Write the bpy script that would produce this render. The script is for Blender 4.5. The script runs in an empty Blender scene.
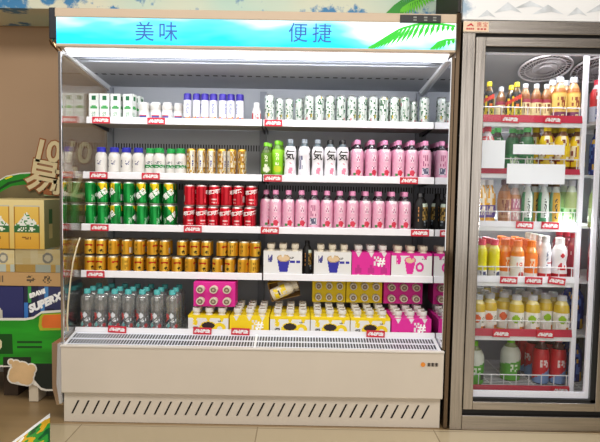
import bpy, bmesh, math, random
from mathutils import Vector, Matrix
R = math.radians
random.seed(7)
scene = bpy.context.scene
COL = scene.collection

# ------------------------------------------------------------------ camera
D, CH, F = 2.7314, 1.2125, 558.6
PITCH, ROLL, YAW = R(3.686), R(0.969), R(-0.095)
fw = Vector((math.sin(YAW)*math.cos(PITCH), math.cos(YAW)*math.cos(PITCH), -math.sin(PITCH)))
rt0 = Vector((math.cos(YAW), -math.sin(YAW), 0)); up0 = rt0.cross(fw)
rt = rt0*math.cos(ROLL) + up0*math.sin(ROLL)
up = -rt0*math.sin(ROLL) + up0*math.cos(ROLL)
POS = Vector((0, -D, CH))
cd = bpy.data.cameras.new('camera'); cam = bpy.data.objects.new('camera', cd); COL.objects.link(cam)
cd.sensor_width = 36; cd.lens = F/600*36; cd.clip_start = .05
M = Matrix((rt, up, -fw)).transposed().to_4x4(); M.translation = POS
cam.matrix_world = M
scene.camera = cam

def ray(px, py):
    return fw*F + rt*(px-300) - up*(py-221)
def at(px, py, Y):                      # survey of the photograph: the point of the plane y=Y seen at a pixel
    d = ray(px, py); return POS + d*((Y+D)/d.y)
def ground(px, py, z=0):
    d = ray(px, py); return POS + d*((z-CH)/d.z)
def on_x(px, py, X):
    d = ray(px, py); return POS + d*(X/d.x)

# ------------------------------------------------------------------ colour and materials
def lin(c):
    c /= 255.0
    return c/12.92 if c <= .04045 else ((c+.055)/1.055)**2.4
def C(h):
    h = h.lstrip('#'); h = ''.join(c*2 for c in h) if len(h) == 3 else h
    return tuple(lin(int(h[i:i+2], 16)) for i in (0, 2, 4))
def mixc(a, b, t): return tuple(x+(y-x)*t for x, y in zip(a, b))

MATS = {}
def mat(name, col='#808080', rough=.5, metal=0, emit=0, coat=0, noise=0, scale=20, stretch=None, bump=0):
    if name in MATS: return MATS[name]
    m = bpy.data.materials.new(name); m.use_nodes = True
    nt = m.node_tree; b = nt.nodes['Principled BSDF']
    c = C(col) if isinstance(col, str) else col
    b.inputs['Base Color'].default_value = (*c, 1)
    b.inputs['Roughness'].default_value = rough; b.inputs['Metallic'].default_value = metal
    b.inputs['Coat Weight'].default_value = coat
    if emit:
        b.inputs['Emission Color'].default_value = (*c, 1); b.inputs['Emission Strength'].default_value = emit
    if noise or bump:
        tc = nt.nodes.new('ShaderNodeTexCoord'); mp = nt.nodes.new('ShaderNodeMapping'); n = nt.nodes.new('ShaderNodeTexNoise')
        n.inputs['Scale'].default_value = scale; n.inputs['Detail'].default_value = 4
        if stretch: mp.inputs['Scale'].default_value = stretch
        nt.links.new(tc.outputs['Object'], mp.inputs['Vector']); nt.links.new(mp.outputs['Vector'], n.inputs['Vector'])
        if noise:
            r = nt.nodes.new('ShaderNodeValToRGB')
            r.color_ramp.elements[0].position = .3; r.color_ramp.elements[1].position = .7
            r.color_ramp.elements[0].color = (*[x*(1-noise) for x in c], 1); r.color_ramp.elements[1].color = (*[min(1, x*(1+noise)) for x in c], 1)
            nt.links.new(n.outputs['Fac'], r.inputs['Fac']); nt.links.new(r.outputs['Color'], b.inputs['Base Color'])
        if bump:
            bp = nt.nodes.new('ShaderNodeBump'); bp.inputs['Strength'].default_value = bump; bp.inputs['Distance'].default_value = .01
            nt.links.new(n.outputs['Fac'], bp.inputs['Height']); nt.links.new(bp.outputs['Normal'], b.inputs['Normal'])
    MATS[name] = m; return m
def paintmat(name, rough=.4, metal=0, emit=0, coat=0):
    if name in MATS: return MATS[name]
    m = mat(name, '#ffffff', rough, metal, 0, coat); nt = m.node_tree; b = nt.nodes['Principled BSDF']
    a = nt.nodes.new('ShaderNodeVertexColor'); a.layer_name = 'Col'
    nt.links.new(a.outputs['Color'], b.inputs['Base Color'])
    if emit:
        nt.links.new(a.outputs['Color'], b.inputs['Emission Color']); b.inputs['Emission Strength'].default_value = emit
    return m
def glassmat(name, tint, mixg, rough=.02, gcol=(1, 1, 1), diff=0, dcol=(1, 1, 1)):
    if name in MATS: return MATS[name]
    m = bpy.data.materials.new(name); m.use_nodes = True; nt = m.node_tree
    nt.nodes.remove(nt.nodes['Principled BSDF']); out = nt.nodes['Material Output']
    t = nt.nodes.new('ShaderNodeBsdfTransparent'); t.inputs['Color'].default_value = (*tint, 1)
    g = nt.nodes.new('ShaderNodeBsdfGlossy'); g.inputs['Roughness'].default_value = rough; g.inputs['Color'].default_value = (*gcol, 1)
    lw = nt.nodes.new('ShaderNodeLayerWeight'); lw.inputs['Blend'].default_value = .35
    ma = nt.nodes.new('ShaderNodeMath'); ma.operation = 'MULTIPLY_ADD'; ma.inputs[1].default_value = .5; ma.inputs[2].default_value = mixg; ma.use_clamp = True
    nt.links.new(lw.outputs['Fresnel'], ma.inputs[0])
    mx = nt.nodes.new('ShaderNodeMixShader'); nt.links.new(ma.outputs[0], mx.inputs[0])
    base = t.outputs[0]
    if diff:
        df = nt.nodes.new('ShaderNodeBsdfDiffuse'); df.inputs['Color'].default_value = (*dcol, 1)
        m2 = nt.nodes.new('ShaderNodeMixShader'); m2.inputs[0].default_value = diff
        nt.links.new(t.outputs[0], m2.inputs[1]); nt.links.new(df.outputs[0], m2.inputs[2]); base = m2.outputs[0]
    nt.links.new(base, mx.inputs[1]); nt.links.new(g.outputs[0], mx.inputs[2]); nt.links.new(mx.outputs[0], out.inputs['Surface'])
    MATS[name] = m; return m

PRINT = paintmat('printed_film', .35, 0, 0, .2)
PAPER = paintmat('printed_card', .6)
TIN = paintmat('printed_tin', .25, .5)
WHITE = mat('white_enamel', '#eceef2', .35)
LIP = mat('white_price_rail', '#ececf2', .3)
GREY = mat('grey_enamel', '#8d929c', .5)
DGREY = mat('dark_grey_enamel', '#4c4e55', .5)
BEIGE = mat('beige_painted_steel', '#d0c6b8', .38, noise=.03, scale=3)
BEIGE2 = mat('beige_trim_steel', '#c8b49c', .35)
BLACK = mat('black_plastic', '#0c0c0e', .4)
RUBBER = mat('black_rubber', '#08080a', .6)
STEEL = mat('brushed_stainless_steel', '#b2aca6', .26, 1, noise=.16, scale=6, stretch=(18, 18, .6))
STEELH = mat('brushed_stainless_rail', '#b2aca6', .26, 1, noise=.16, scale=6, stretch=(.6, 18, 18))
SILVER = mat('bare_aluminium', '#c8c8cc', .25, 1)
CHROME = mat('chrome', '#d8d8dc', .08, 1)
MIRROR = mat('mirror_glass', '#d6d8dc', .015, 1)
BRONZE = mat('bronze_mirror', '#b08f6c', .12, 1)
WIRE = mat('white_coated_wire', '#e8e8ea', .35)
INK = mat('black_print', '#0a0a0c', .5)
WPRINT = mat('white_print', '#ffffff', .5)

# ------------------------------------------------------------------ mesh helpers
def mesh(name, verts, faces, cols=None, smooth=False, sharp=40):
    me = bpy.data.meshes.new(name); me.from_pydata([tuple(v) for v in verts], [], faces)
    if cols:
        ca = me.color_attributes.new('Col', 'FLOAT_COLOR', 'CORNER'); k = 0
        buf = []
        for f, c in zip(faces, cols):
            buf += [*c, 1.0]*len(f)
        ca.data.foreach_set('color', buf)
    if smooth:
        me.polygons.foreach_set('use_smooth', [True]*len(me.polygons)); me.set_sharp_from_angle(angle=R(sharp))
    me.update(); return me
def fromb(name, bm, smooth=False, sharp=35):
    me = bpy.data.meshes.new(name); bmesh.ops.recalc_face_normals(bm, faces=bm.faces); bm.to_mesh(me); bm.free()
    if smooth:
        me.polygons.foreach_set('use_smooth', [True]*len(me.polygons)); me.set_sharp_from_angle(angle=R(sharp))
    return me
def join(*bms):
    o = bmesh.new()
    for b in bms:
        me = bpy.data.meshes.new('t'); b.to_mesh(me); b.free(); o.from_mesh(me); bpy.data.meshes.remove(me)
    return o
def bx(x0, x1, y0, y1, z0, z1, bev=0, bm=None):
    own = bmesh.new()
    bmesh.ops.create_cube(own, size=1)
    for v in own.verts:
        v.co = Vector((x0+(v.co.x+.5)*(x1-x0), y0+(v.co.y+.5)*(y1-y0), z0+(v.co.z+.5)*(z1-z0)))
    if bev: bmesh.ops.bevel(own, geom=own.edges[:], offset=bev, segments=2, affect='EDGES', profile=.5)
    if bm is None: return own
    me = bpy.data.meshes.new('t'); own.to_mesh(me); own.free(); bm.from_mesh(me); bpy.data.meshes.remove(me); return bm
def tube(pts, r, bm=None, seg=8):
    bm = bm or bmesh.new(); pts = [Vector(p) for p in pts]; rings = []
    for i, p in enumerate(pts):
        t = (pts[min(i+1, len(pts)-1)]-pts[max(i-1, 0)]).normalized()
        a = Vector((0, 0, 1)) if abs(t.z) < .9 else Vector((1, 0, 0))
        u = t.cross(a).normalized(); w = t.cross(u)
        rings.append([bm.verts.new(p+(u*math.cos(2*math.pi*k/seg)+w*math.sin(2*math.pi*k/seg))*r) for k in range(seg)])
    for a, b in zip(rings, rings[1:]):
        for k in range(seg): bm.faces.new((a[k], a[(k+1) % seg], b[(k+1) % seg], b[k]))
    bm.faces.new(rings[0][::-1]); bm.faces.new(rings[-1]); return bm
def prism_y(pts, y0, y1, bm=None):       # polygon in XZ, extruded in Y
    bm = bm or bmesh.new()
    a = [bm.verts.new((x, y0, z)) for x, z in pts]; b = [bm.verts.new((x, y1, z)) for x, z in pts]
    bm.faces.new(a); bm.faces.new(b[::-1]); n = len(pts)
    for i in range(n): bm.faces.new((a[i], b[i], b[(i+1) % n], a[(i+1) % n]))
    return bm
def prism_x(pts, x0, x1, bm=None):       # polygon in YZ, extruded in X
    bm = bm or bmesh.new()
    a = [bm.verts.new((x0, y, z)) for y, z in pts]; b = [bm.verts.new((x1, y, z)) for y, z in pts]
    bm.faces.new(a); bm.faces.new(b[::-1]); n = len(pts)
    for i in range(n): bm.faces.new((a[i], b[i], b[(i+1) % n], a[(i+1) % n]))
    return bm

def lathe(name, prof, seg=24, paint=None, caps=(True, True), ribs=0, sub=0):
    """prof: (r,z) from bottom to top; paint(d, v): d angle from the front (-Y), v height 0..1"""
    if sub:
        out = []
        for (r0, z0), (r1, z1) in zip(prof, prof[1:]):
            n = max(1, int(math.hypot(r1-r0, z1-z0)/sub))
            out += [(r0+(r1-r0)*i/n, z0+(z1-z0)*i/n) for i in range(n)]
        prof = out+[prof[-1]]
    V, Fs, cols = [], [], []
    zs = [p[1] for p in prof]; za, zb = min(zs), max(zs)
    for r, z in prof:
        for k in range(seg):
            a = 2*math.pi*k/seg - math.pi
            rr = r*(1-(ribs if k % 2 else 0))
            V.append((rr*math.sin(a), -rr*math.cos(a), z))
    n = len(prof)
    for i in range(n-1):
        for k in range(seg):
            k2 = (k+1) % seg
            Fs.append((i*seg+k, i*seg+k2, (i+1)*seg+k2, (i+1)*seg+k))
            if paint:
                d = 2*math.pi*(k+.5)/seg - math.pi
                cols.append(paint(d, ((prof[i][1]+prof[i+1][1])/2-za)/(zb-za)))
    if caps[0]:
        Fs.append(tuple(range(seg))[::-1]); cols.append(paint(0, 0) if paint else 0)
    if caps[1]:
        Fs.append(tuple((n-1)*seg+k for k in range(seg))); cols.append(paint(0, 1) if paint else 0)
    return mesh(name, V, Fs, cols if paint else None, True)

def gridbox(name, w, d, h, paint, nx=24, nz=16, ny=8, top=True):
    """box standing on z=0, centred in x, front at y=0, back at y=d; paint(face,u,v)"""
    V, Fs, cols = [], [], []
    def face(tag, o, eu, ev, nu, nv):
        b = len(V)
        for j in range(nv+1):
            for i in range(nu+1):
                V.append(Vector(o)+Vector(eu)*(i/nu)+Vector(ev)*(j/nv))
        for j in range(nv):
            for i in range(nu):
                a = b+j*(nu+1)+i
                Fs.append((a, a+1, a+nu+2, a+nu+1)); cols.append(paint(tag, (i+.5)/nu, (j+.5)/nv))
    x = w/2
    face('front', (-x, 0, 0), (w, 0, 0), (0, 0, h), nx, nz)
    face('right', (x, 0, 0), (0, d, 0), (0, 0, h), ny, nz)
    face('back', (x, d, 0), (-w, 0, 0), (0, 0, h), 1, 1)
    face('left', (-x, d, 0), (0, -d, 0), (0, 0, h), ny, nz)
    face('top', (-x, 0, h), (w, 0, 0), (0, d, 0), nx//2, ny)
    face('bottom', (-x, d, 0), (w, 0, 0), (0, -d, 0), 1, 1)
    me = mesh(name, V, Fs, cols)
    bm = bmesh.new(); bm.from_mesh(me); bmesh.ops.remove_doubles(bm, verts=bm.verts, dist=1e-5); bm.to_mesh(me); bm.free()
    return me

def textmesh(txt, size, spacing=1.0, shear=0, bold=0):
    cu = bpy.data.curves.new('t', 'FONT'); cu.body = txt; cu.size = size; cu.align_x = 'CENTER'; cu.align_y = 'CENTER'
    cu.space_character = spacing; cu.shear = shear; cu.offset = bold; cu.resolution_u = 3
    ob = bpy.data.objects.new('t', cu); COL.objects.link(ob)
    dg = bpy.context.evaluated_depsgraph_get()
    me = bpy.data.meshes.new_from_object(ob.evaluated_get(dg))
    bpy.data.objects.remove(ob); bpy.data.curves.remove(cu)
    bm = bmesh.new(); bm.from_mesh(me); bpy.data.meshes.remove(me)
    return bm
def flat_text(name, txt, size, x, y, z, rot=0, **k):     # faces -Y
    bm = textmesh(txt, size, **k)
    c, s = math.cos(rot), math.sin(rot)
    for v in bm.verts:
        a, b = v.co.x, v.co.y
        v.co = Vector((x+a*c-b*s, y, z+a*s+b*c))
    me = bpy.data.meshes.new(name); bm.to_mesh(me); bm.free(); return me
def bent_text(name, txt, size, r, z, d0=0, rot=0, **k):
    bm = textmesh(txt, size, **k); c, s = math.cos(rot), math.sin(rot)
    for v in bm.verts:
        a, b = v.co.x, v.co.y; v.co = Vector((a*c-b*s, a*s+b*c, 0))
    xs = [v.co.x for v in bm.verts]
    x = min(xs)
    while x < max(xs):
        x += .006
        bmesh.ops.bisect_plane(bm, geom=bm.verts[:]+bm.edges[:]+bm.faces[:], plane_co=(x, 0, 0), plane_no=(1, 0, 0))
    for v in bm.verts:
        a = d0+v.co.x/r; rr = r+.0012
        v.co = Vector((rr*math.sin(a), -rr*math.cos(a), z+v.co.y))
    me = bpy.data.meshes.new(name); bm.to_mesh(me); bm.free(); return me

# ------------------------------------------------------------------ scene objects
def obj(name, me, m=None, parent=None):
    if isinstance(me, bmesh.types.BMesh): me = fromb(name, me)
    o = bpy.data.objects.new(name, me); COL.objects.link(o)
    if m is not None and not me.materials: me.materials.append(m)
    if parent is not None: o.parent = parent
    return o
def tag(o, label, cat, group=None):
    for a, b in ((' with clear cap', ''), ('fruit vinegar bottle with', 'vinegar bottle,'), (' standing further', ' further'), (' half hidden', ' hidden'), (' with dark characters', ''), (' in middle front', ' mid-front'),
                 (' with violet label', ''), (' after the orange ones', ' beside orange ones'), (', last and largest in view', ', largest'), ('standing behind', 'behind'), (' with cream', ', cream'), ('drink bottle with', 'bottle with')):
        if len(label.split()) > 16: label = label.replace(a, b)
    if len(label.split()) > 16: print('LONG', label)
    o['label'] = label; o['category'] = cat
    if group: o['group'] = group
    return o
def thing(name, label, cat, loc=(0, 0, 0), group=None):
    o = bpy.data.objects.new(name, None); COL.objects.link(o); o.location = loc; o.empty_display_size = .05
    return tag(o, label, cat, group)
def struct(name, me, m):
    o = obj(name, me, m); o['kind'] = 'structure'; return o

SPEC, PROTO, ROUND = {}, {}, []
def spawn(kind, loc, label, group=None, rot=0, euler=None, scale=None):
    s = SPEC[kind]
    if kind not in PROTO:
        root = thing(s['name'], label, s['cat'], (0, 0, 0))
        for p in s['parts']:
            q = obj(p[0], p[1], p[2], root)
            for sp in (p[3] if len(p) > 3 else []): obj(sp[0], sp[1], sp[2], q)
        PROTO[kind] = root; r = root
    else:
        src = PROTO[kind]; r = src.copy(); COL.objects.link(r)
        for ch in src.children:
            c = ch.copy(); COL.objects.link(c); c.parent = r
            for g in ch.children:
                e = g.copy(); COL.objects.link(e); e.parent = c
    r.location = loc; r.rotation_euler = euler if euler else (0, 0, rot)
    if scale: r.scale = scale
    if kind != 'tag' and not kind.startswith('pack_'): ROUND.append((r, kind))
    tag(r, label, s['cat'])
    if group: r['group'] = group
    elif 'group' in r: del r['group']
    return r
ORD = ['first', 'second', 'third', 'fourth', 'fifth', 'sixth', 'seventh', 'eighth', 'ninth', 'tenth', 'eleventh', 'twelfth',
       'thirteenth', 'fourteenth', 'fifteenth', 'sixteenth', 'seventeenth', 'eighteenth', 'nineteenth', 'twentieth']

# ------------------------------------------------------------------ print patterns
def hsh(*a):
    x = 0.0
    for i, v in enumerate(a): x += math.floor(v)*(12.9898+i*65.233)
    x = math.sin(x)*43758.5453
    return x-math.floor(x)
def glyph(x, y, x0, y0, w, h, n, seed=0, vert=False):
    """illegible small print: n marks in a row (or column) inside a rectangle"""
    u, v = (x-x0)/w, (y-y0)/h
    if not (0 <= u < 1 and 0 <= v < 1): return False
    if vert: u, v = v, u
    cu = u*n; fx = cu-math.floor(cu)
    if fx > .82: return False
    return hsh(cu, fx*3.7, v*4, seed) > .42
def barcode(d, v, d0, v0, w=.5, h=.28):
    if abs(d-d0) < w and abs(v-v0) < h/2:
        return C('#20202a') if (hsh((d-d0)*14+50, 3) > .55 and abs(d-d0) < w*.8) else C('#e8e8e8')
    return None
W_ = C('#e6e6e6')

def p_green_can(d, v):
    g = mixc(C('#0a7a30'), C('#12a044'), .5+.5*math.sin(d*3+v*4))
    if v < .05 or v > .95: return C('#b9c4bc')
    b = barcode(d, v, 2.4, .3)
    if b: return b
    dd = d+.1
    if v > .66 and abs(dd) < (v-.6)*2.6 and hsh(dd*6+9, v*20) > -.1: return C('#f2d21a')
    if v > .58 and abs(dd-.75) < .12: return C('#f2d21a')
    if abs(d-2.5) < .5 and v > .7: return C('#e8c81c')
    if glyph(d, v, -1.9, .12, .7, .3, 3, 4): return C('#bfe8c8')
    return g
def p_red_can(d, v):
    if v < .05 or v > .95: return C('#c8b4b4')
    b = barcode(d, v, 2.3, .35)
    if b: return b
    if glyph(d, v, -.45, .16, .9, .07, 6, 2): return C('#f0c8c8')
    if abs(v-.34) < .02 and abs(d) < .5: return C('#f0d0d0')
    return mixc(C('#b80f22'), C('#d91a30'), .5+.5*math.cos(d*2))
def p_gold_can(d, v):
    if v > .93: return C('#d8d0b8')
    if v < .1: return C('#2a2a30') if v > .04 else C('#b0b0b0')
    b = barcode(d, v, 2.3, .38, .42, .34)
    if b: return b
    for s in (-1, 1):
        x = (d-s*.36)/.36; y = (v-.66-s*.0)/.065
        if x*x+y*y < 1 and not (s*x < -.1 and y < -.3): return C('#c8201c')
    if (d/.12)**2+((v-.7)/.06)**2 < 1: return C('#f4d040')
    if glyph(d, v, -.05, .22, .75, .2, 2, 11): return C('#3a2c18')
    if glyph(d, v, -2.4, .25, .6, .5, 2, 5): return C('#8a5a18')
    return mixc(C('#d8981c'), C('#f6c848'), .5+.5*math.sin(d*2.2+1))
def p_flower_can(d, v):
    if v > .955 or v < .03: return C('#c2c8c6')
    if abs(d) < .16 and .15 < v < .72 and glyph(d, v, -.13, .15, .26, .57, 7, 1, True): return C('#7a9a84')
    if abs(d) > .28:
        h = hsh((d+9)*3.2, v*9, 3)
        if h > .955: return C('#d8bc50')
        if h > .945: return C('#d08a90')
        if h > .62: return C('#356f48') if hsh((d+9)*8, v*18) > .45 else W_
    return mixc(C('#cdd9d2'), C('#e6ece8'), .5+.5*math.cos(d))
def p_slim_gold(d, v):
    if v > .93: return C('#caa238')
    if v < .05: return C('#c8b46a')
    if abs(d) < .5:
        if glyph(d, v, -.22, .35, .44, .45, 3, 8, True): return C('#4a4a9a')
        if v < .3 and hsh((d+5)*9, v*14) > .55: return C('#c9a03a')
        return C('#f0ecdc')
    h = hsh((d+9)*6, v*12, 7)
    return C('#b8842a') if h > .62 else C('#d9b552') if h > .4 else C('#ece4cc') if h > .18 else C('#8c5a1e')
def p_milk_bottle(band):
    def f(d, v):
        if band == 'green':
            if .34 < v < .52 and abs(d) < 1.3: return C('#1d8a42') if hsh(d*6+20, v*30) > .2 else W_
            if glyph(d, v, -.5, .6, 1, .12, 4, 3): return C('#58606a')
        else:
            if glyph(d, v, -.1, .45, .8, .3, 2, 6): return C('#3a3f78')
            if glyph(d, v, -1.2, .3, .5, .5, 2, 3): return C('#4a4f66')
        return C('#e2e0dc')
    return f
def p_carton(f, u, v):
    if f in ('front', 'right'):
        if v > .74:
            if .3 < u < .72 and v < .92: return C('#0e6a3c')
            return C('#eef2ee')
        if .42 < v < .56 and (u-.5)**2+((v-.58)*1.2)**2 < .16**2+.14 and v < .42+.14*abs(math.sin(u*3.2)): return C('#46a85a')
        if .4 < v < .52 and .18 < u < .85: return C('#2f9a50') if v < .4+.12*math.sin(u*3.1) else C('#f2f6f2')
        if glyph(u, v, .2, .12, .5, .16, 3, 4): return C('#88b494')
        return C('#e4e8e6')
    return C('#d4d8d6')
def p_blue_cap(d, v):
    if v < .16: return C('#3a2a9a') if hsh(d*1.5+9, 2) > .45 else C('#e8842a')
    if v < .22 and hsh(d*3+7, 4) > .6: return C('#e8842a')
    if glyph(d, v, -.25, .35, .5, .5, 4, 3, True): return C('#7a80b8')
    return C('#e2e2ea')
def p_small(d, v):
    if .3 < v < .62 and abs(d) < .7: return C('#d03a3e') if v > .45 else C('#3850a8')
    return C('#e6e8ec')
def p_red_white(d, v):
    if v < .72 and (abs(d) > .8 or v < .1): return C('#c8303a')
    if glyph(d, v, -.5, .2, 1, .5, 3, 3): return C('#c84a50')
    return C('#e8e4e4')
def p_pink(d, v):
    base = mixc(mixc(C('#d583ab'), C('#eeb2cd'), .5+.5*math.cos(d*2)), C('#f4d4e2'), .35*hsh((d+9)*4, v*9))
    if v > .8 and abs(d) < (v-.78)*4: return C('#f4e6ee') if v > .9 or abs(d) > .25 else base
    if abs(d) < .38 and .3 < v < .86:
        if glyph(d, v, -.3, .3, .6, .56, 3, 5, True): return C('#fbeef4') if hsh(d*9+9, v*22) > .4 else C('#b44a86')
    x, y = (d-.1)/.42, (v-.17)/.1
    if x*x+y*y < 1: return C('#d8304e')
    x, y = (d-.55)/.22, (v-.12)/.07
    if x*x+y*y < 1: return C('#f2e8ea')
    x, y = (d+.5)/.25, (v-.1)/.05
    if x*x+y*y < 1: return C('#3c8a4c')
    if abs(d-math.pi) < .55 or abs(d+math.pi) < .55:
        if .12 < v < .36: return C('#dcd8e4') if hsh(d*8+40, v*12) > .4 else C('#5a5a78')
        if glyph(d if d > 0 else d+2*math.pi, v, 2.7, .42, .9, .4, 5, 5): return C('#a83c74')
    return base
def p_ki(d, v):
    for x0, y0, r in ((.0, .2, .24), (.3, .24, .15), (-.2, .16, .12), (.22, .13, .12)):
        if ((d-x0)/r)**2+((v-y0)/(r*.42))**2 < 1: return C('#e88aa8')
    if glyph(d, v, -.1, .42, .36, .12, 3, 3): return C('#e8a0b4')
    if abs(abs(d)-2.4) < .45 and glyph(abs(d), v, 1.95, .25, .9, .6, 6, 4): return C('#7a7c9c')
    return C('#f1eff6')
def p_tea(dark):
    def f(d, v):
        if abs(d) < .5 and .35 < v < .9 and glyph(d, v, -.35, .35, .7, .55, 3, 5, True): return C('#f0f6d8')
        if ((d-.1)/.7)**2+((v-.2)/.14)**2 < 1: return C('#c8d428') if not dark else C('#dfe6d0')
        return C('#5c8a16') if dark else mixc(C('#7cc81c'), C('#9ade2e'), v)
    return f
def p_black(d, v):
    if abs(d+.35) < .14 and .3 < v < .95 and glyph(d, v, -.48, .3, .26, .65, 4, 5, True): return C('#c88a4a')
    if .35 < d < 1.2:
        if v > .88: return C('#d8e8d8')
        if v > .34: return C('#b4924a') if hsh(d*5, v*14) > .45 else C('#4a3a1a')
        if v > .12 and .6 < d < 1.0: return C('#a8b4c0') if hsh(d*8, v*20) > .4 else C('#39424e')
    return C('#0b0a0c')
def p_water(d, v):
    for x0, y0, r, c in ((-.75, .78, .3, '#c44a48'), (-.05, .78, .32, '#dfe4ea'), (-.55, .33, .26, '#6fb8b6'), (.25, .12, .2, '#c8ccd6'), (-.2, .18, .22, '#b83c3c'), (.7, .3, .25, '#b0484c')):
        if ((d-x0)/r)**2+((v-y0)/(r*.4))**2 < 1: return C(c)
    t = v-.45-(d+.9)*.25
    if -1.4 < d < -.4:
        if abs(t) < .06: return C('#14162a')
        if abs(t+.12) < .05: return C('#e8e8ec')
        if abs(t-.12) < .05: return C('#c83c34')
    if glyph(d, v, -.1, .48, .9, .14, 3, 3): return C('#e8ecf0')
    if glyph(d, v, -.05, .02, .8, .3, 2, 3): return C('#d0d6dc')
    return C('#5d6266')
def p_pack(kind):
    acc = {'blue': '#2a2aa0', 'pink': '#e0239a', 'yellow': '#f2d40e', 'hashpink': '#e0239a', 'hashyellow': '#f2d40e'}[kind]
    A = C(acc); solid = kind.startswith('hash')
    def f(face, u, v):
        if face == 'top':
            return A if kind != 'blue' else C('#e8e4dc')
        if face in ('left', 'right', 'bottom'): return A if kind != 'blue' else C('#8a6a48')
        if face == 'back': return A
        k = u*3-math.floor(u*3)
        if v < .1 and abs(k-.5) > .5-.12: pass
        if v < .12 and abs(k-.5) < .3: return C('#e8e4dc') if v < .12-.3*abs(k-.5) else (A if solid else W_)
        if solid:
            if abs(k-.5) < .2 and v > .8: return W_ if abs(k-.5) < (v-.8) else A
            if v < .5 and v > .14 and abs(k-.5) < (.24 if v < .38 else .1): return mixc(A, C('#602050' if kind == 'hashpink' else '#c06010'), .35)
            if glyph(u, v, .57, .48, .16, .36, 1, 12): return W_
            return A
        if v > .9: return A if kind != 'blue' else W_
        if abs(k-.5) < .17 and v > .74 and abs(k-.5) < (v-.74)*1.2: return A if kind != 'blue' else W_
        if kind in ('blue', 'pink'):
            cx = .52 if kind == 'blue' else .46
            w_ = .17 if kind == 'blue' else .14
            if ((u-cx)/w_)**2+((v-.72)/.15)**2 < 1: return C('#e0c49c') if ((u-cx)/(w_-.025))**2+((v-.72)/.115)**2 < 1 else (A if kind == 'pink' else C('#c0a070'))
            if abs(u-cx) < w_-(.72-v)*.12 and .16 < v < .72: return A
            if kind == 'blue':
                if abs(u-cx-.30) < .13 and abs(v-.58) < .05 and hsh(u*32, 2) > .2: return A
                if glyph(u, v, .66, .7, .14, .07, 3, 3): return C('#444')
            else:
                q = ((u-cx-.24)/.1)**2+((v-.44)/.2)**2
                if .25 < q < 1: return A
                if glyph(u, v, .75, .74, .14, .07, 3, 3): return C('#555')
            if glyph(u, v, .12, .56, .14, .3, 2, 8): return A if kind == 'pink' else C('#40408a')
        else:
            if ((u-.5)/.16)**2+((v-.6)/.14)**2 < 1: return C('#2a1c1e')
            if abs(u-.47) < .19 and v < .6: return A
            if ((u-.5)/.19)**2+((v-.6)/.17)**2 < 1: return A
            q = ((u-.78)/.16)**2+((v-.46)/.26)**2
            if .2 < q < 1: return A
            if glyph(u, v, .12, .6, .14, .2, 2, 8): return A
            if glyph(u, v, .12, .44, .14, .1, 2, 9): return C('#444')
            if glyph(u, v, .74, .76, .14, .06, 3, 3): return C('#666')
        return W_
    return f

# ------------------------------------------------------------------ product kinds
def can_lid(r, h):
    me = lathe('lid', [(r*.8, h-.001), (r*.84, h+.0015), (r*.87, h+.002), (r*.82, h-.002), (r*.3, h-.003)], 24, None, (True, True))
    b = bx(-r*.2, r*.2, -r*.45, r*.3, h-.002, h)
    return ('lid', me, SILVER, [('pull_tab', fromb('pull_tab', b), SILVER)])
def can_kind(key, name, cat, r, h, paint, m, text=None, tall=False):
    n = .006
    prof = [(r*.82, 0), (r*.9, .003), (r, .010), (r, h*.5), (r, h-.014), (r*.93, h-.006), (r*.84, h)]
    body = lathe('can_body', prof, 40, paint, (True, True), sub=.0035)
    parts = [('can_body', body, m), can_lid(r, h)]
    if text: parts.append(('lettering', text, WPRINT))
    SPEC[key] = dict(name=name, cat=cat, parts=parts)
def cap_mesh(r, z0, z1):
    h = z1-z0
    return lathe('cap', [(r, z0), (r, z0+h*.25), (r*.98, z0+h*.27), (r*.98, z1-h*.12), (r*.85, z1)], 28, None, (True, True), ribs=.06)
def bottle_kind(key, name, cat, prof, bm_, cap, cm, lab=None, lpaint=None, text=None, bpaint=None, lmat=None, ring=False, seg=36):
    body = lathe('bottle_body', prof, seg if bpaint else 24, bpaint, (True, True), sub=.004 if bpaint else 0)
    parts = [('bottle_body', body, bm_), ('cap', cap_mesh(*cap), cm)]
    if lab:
        z0, z1 = lab
        def rad(z):
            for (r0, a), (r1, b) in zip(prof, prof[1:]):
                if a <= z <= b and b > a: return r0+(r1-r0)*(z-a)/(b-a)
            return prof[0][0]
        n = max(8, int((z1-z0)/.0045))
        lp = [(rad(z0+(z1-z0)*i/n)+.0009, z0+(z1-z0)*i/n) for i in range(n+1)]
        lm = lathe('label', lp, 44, lpaint, (False, False))
        parts.append(('label', lm, lmat or PRINT))
    if text: parts.append(('lettering', text[0], text[1]))
    SPEC[key] = dict(name=name, cat=cat, parts=parts)

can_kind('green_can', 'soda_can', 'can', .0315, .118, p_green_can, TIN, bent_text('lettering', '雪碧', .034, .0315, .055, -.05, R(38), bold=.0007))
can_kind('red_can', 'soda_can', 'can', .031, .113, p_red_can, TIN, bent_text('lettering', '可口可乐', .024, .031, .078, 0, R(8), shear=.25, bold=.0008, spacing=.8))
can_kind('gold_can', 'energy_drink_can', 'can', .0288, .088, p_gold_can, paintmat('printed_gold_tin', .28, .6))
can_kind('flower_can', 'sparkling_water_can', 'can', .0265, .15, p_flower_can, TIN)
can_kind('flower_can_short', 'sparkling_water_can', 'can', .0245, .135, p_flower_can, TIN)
can_kind('slim_can', 'slim_drink_can', 'can', .0255, .146, p_slim_gold, TIN)

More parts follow.
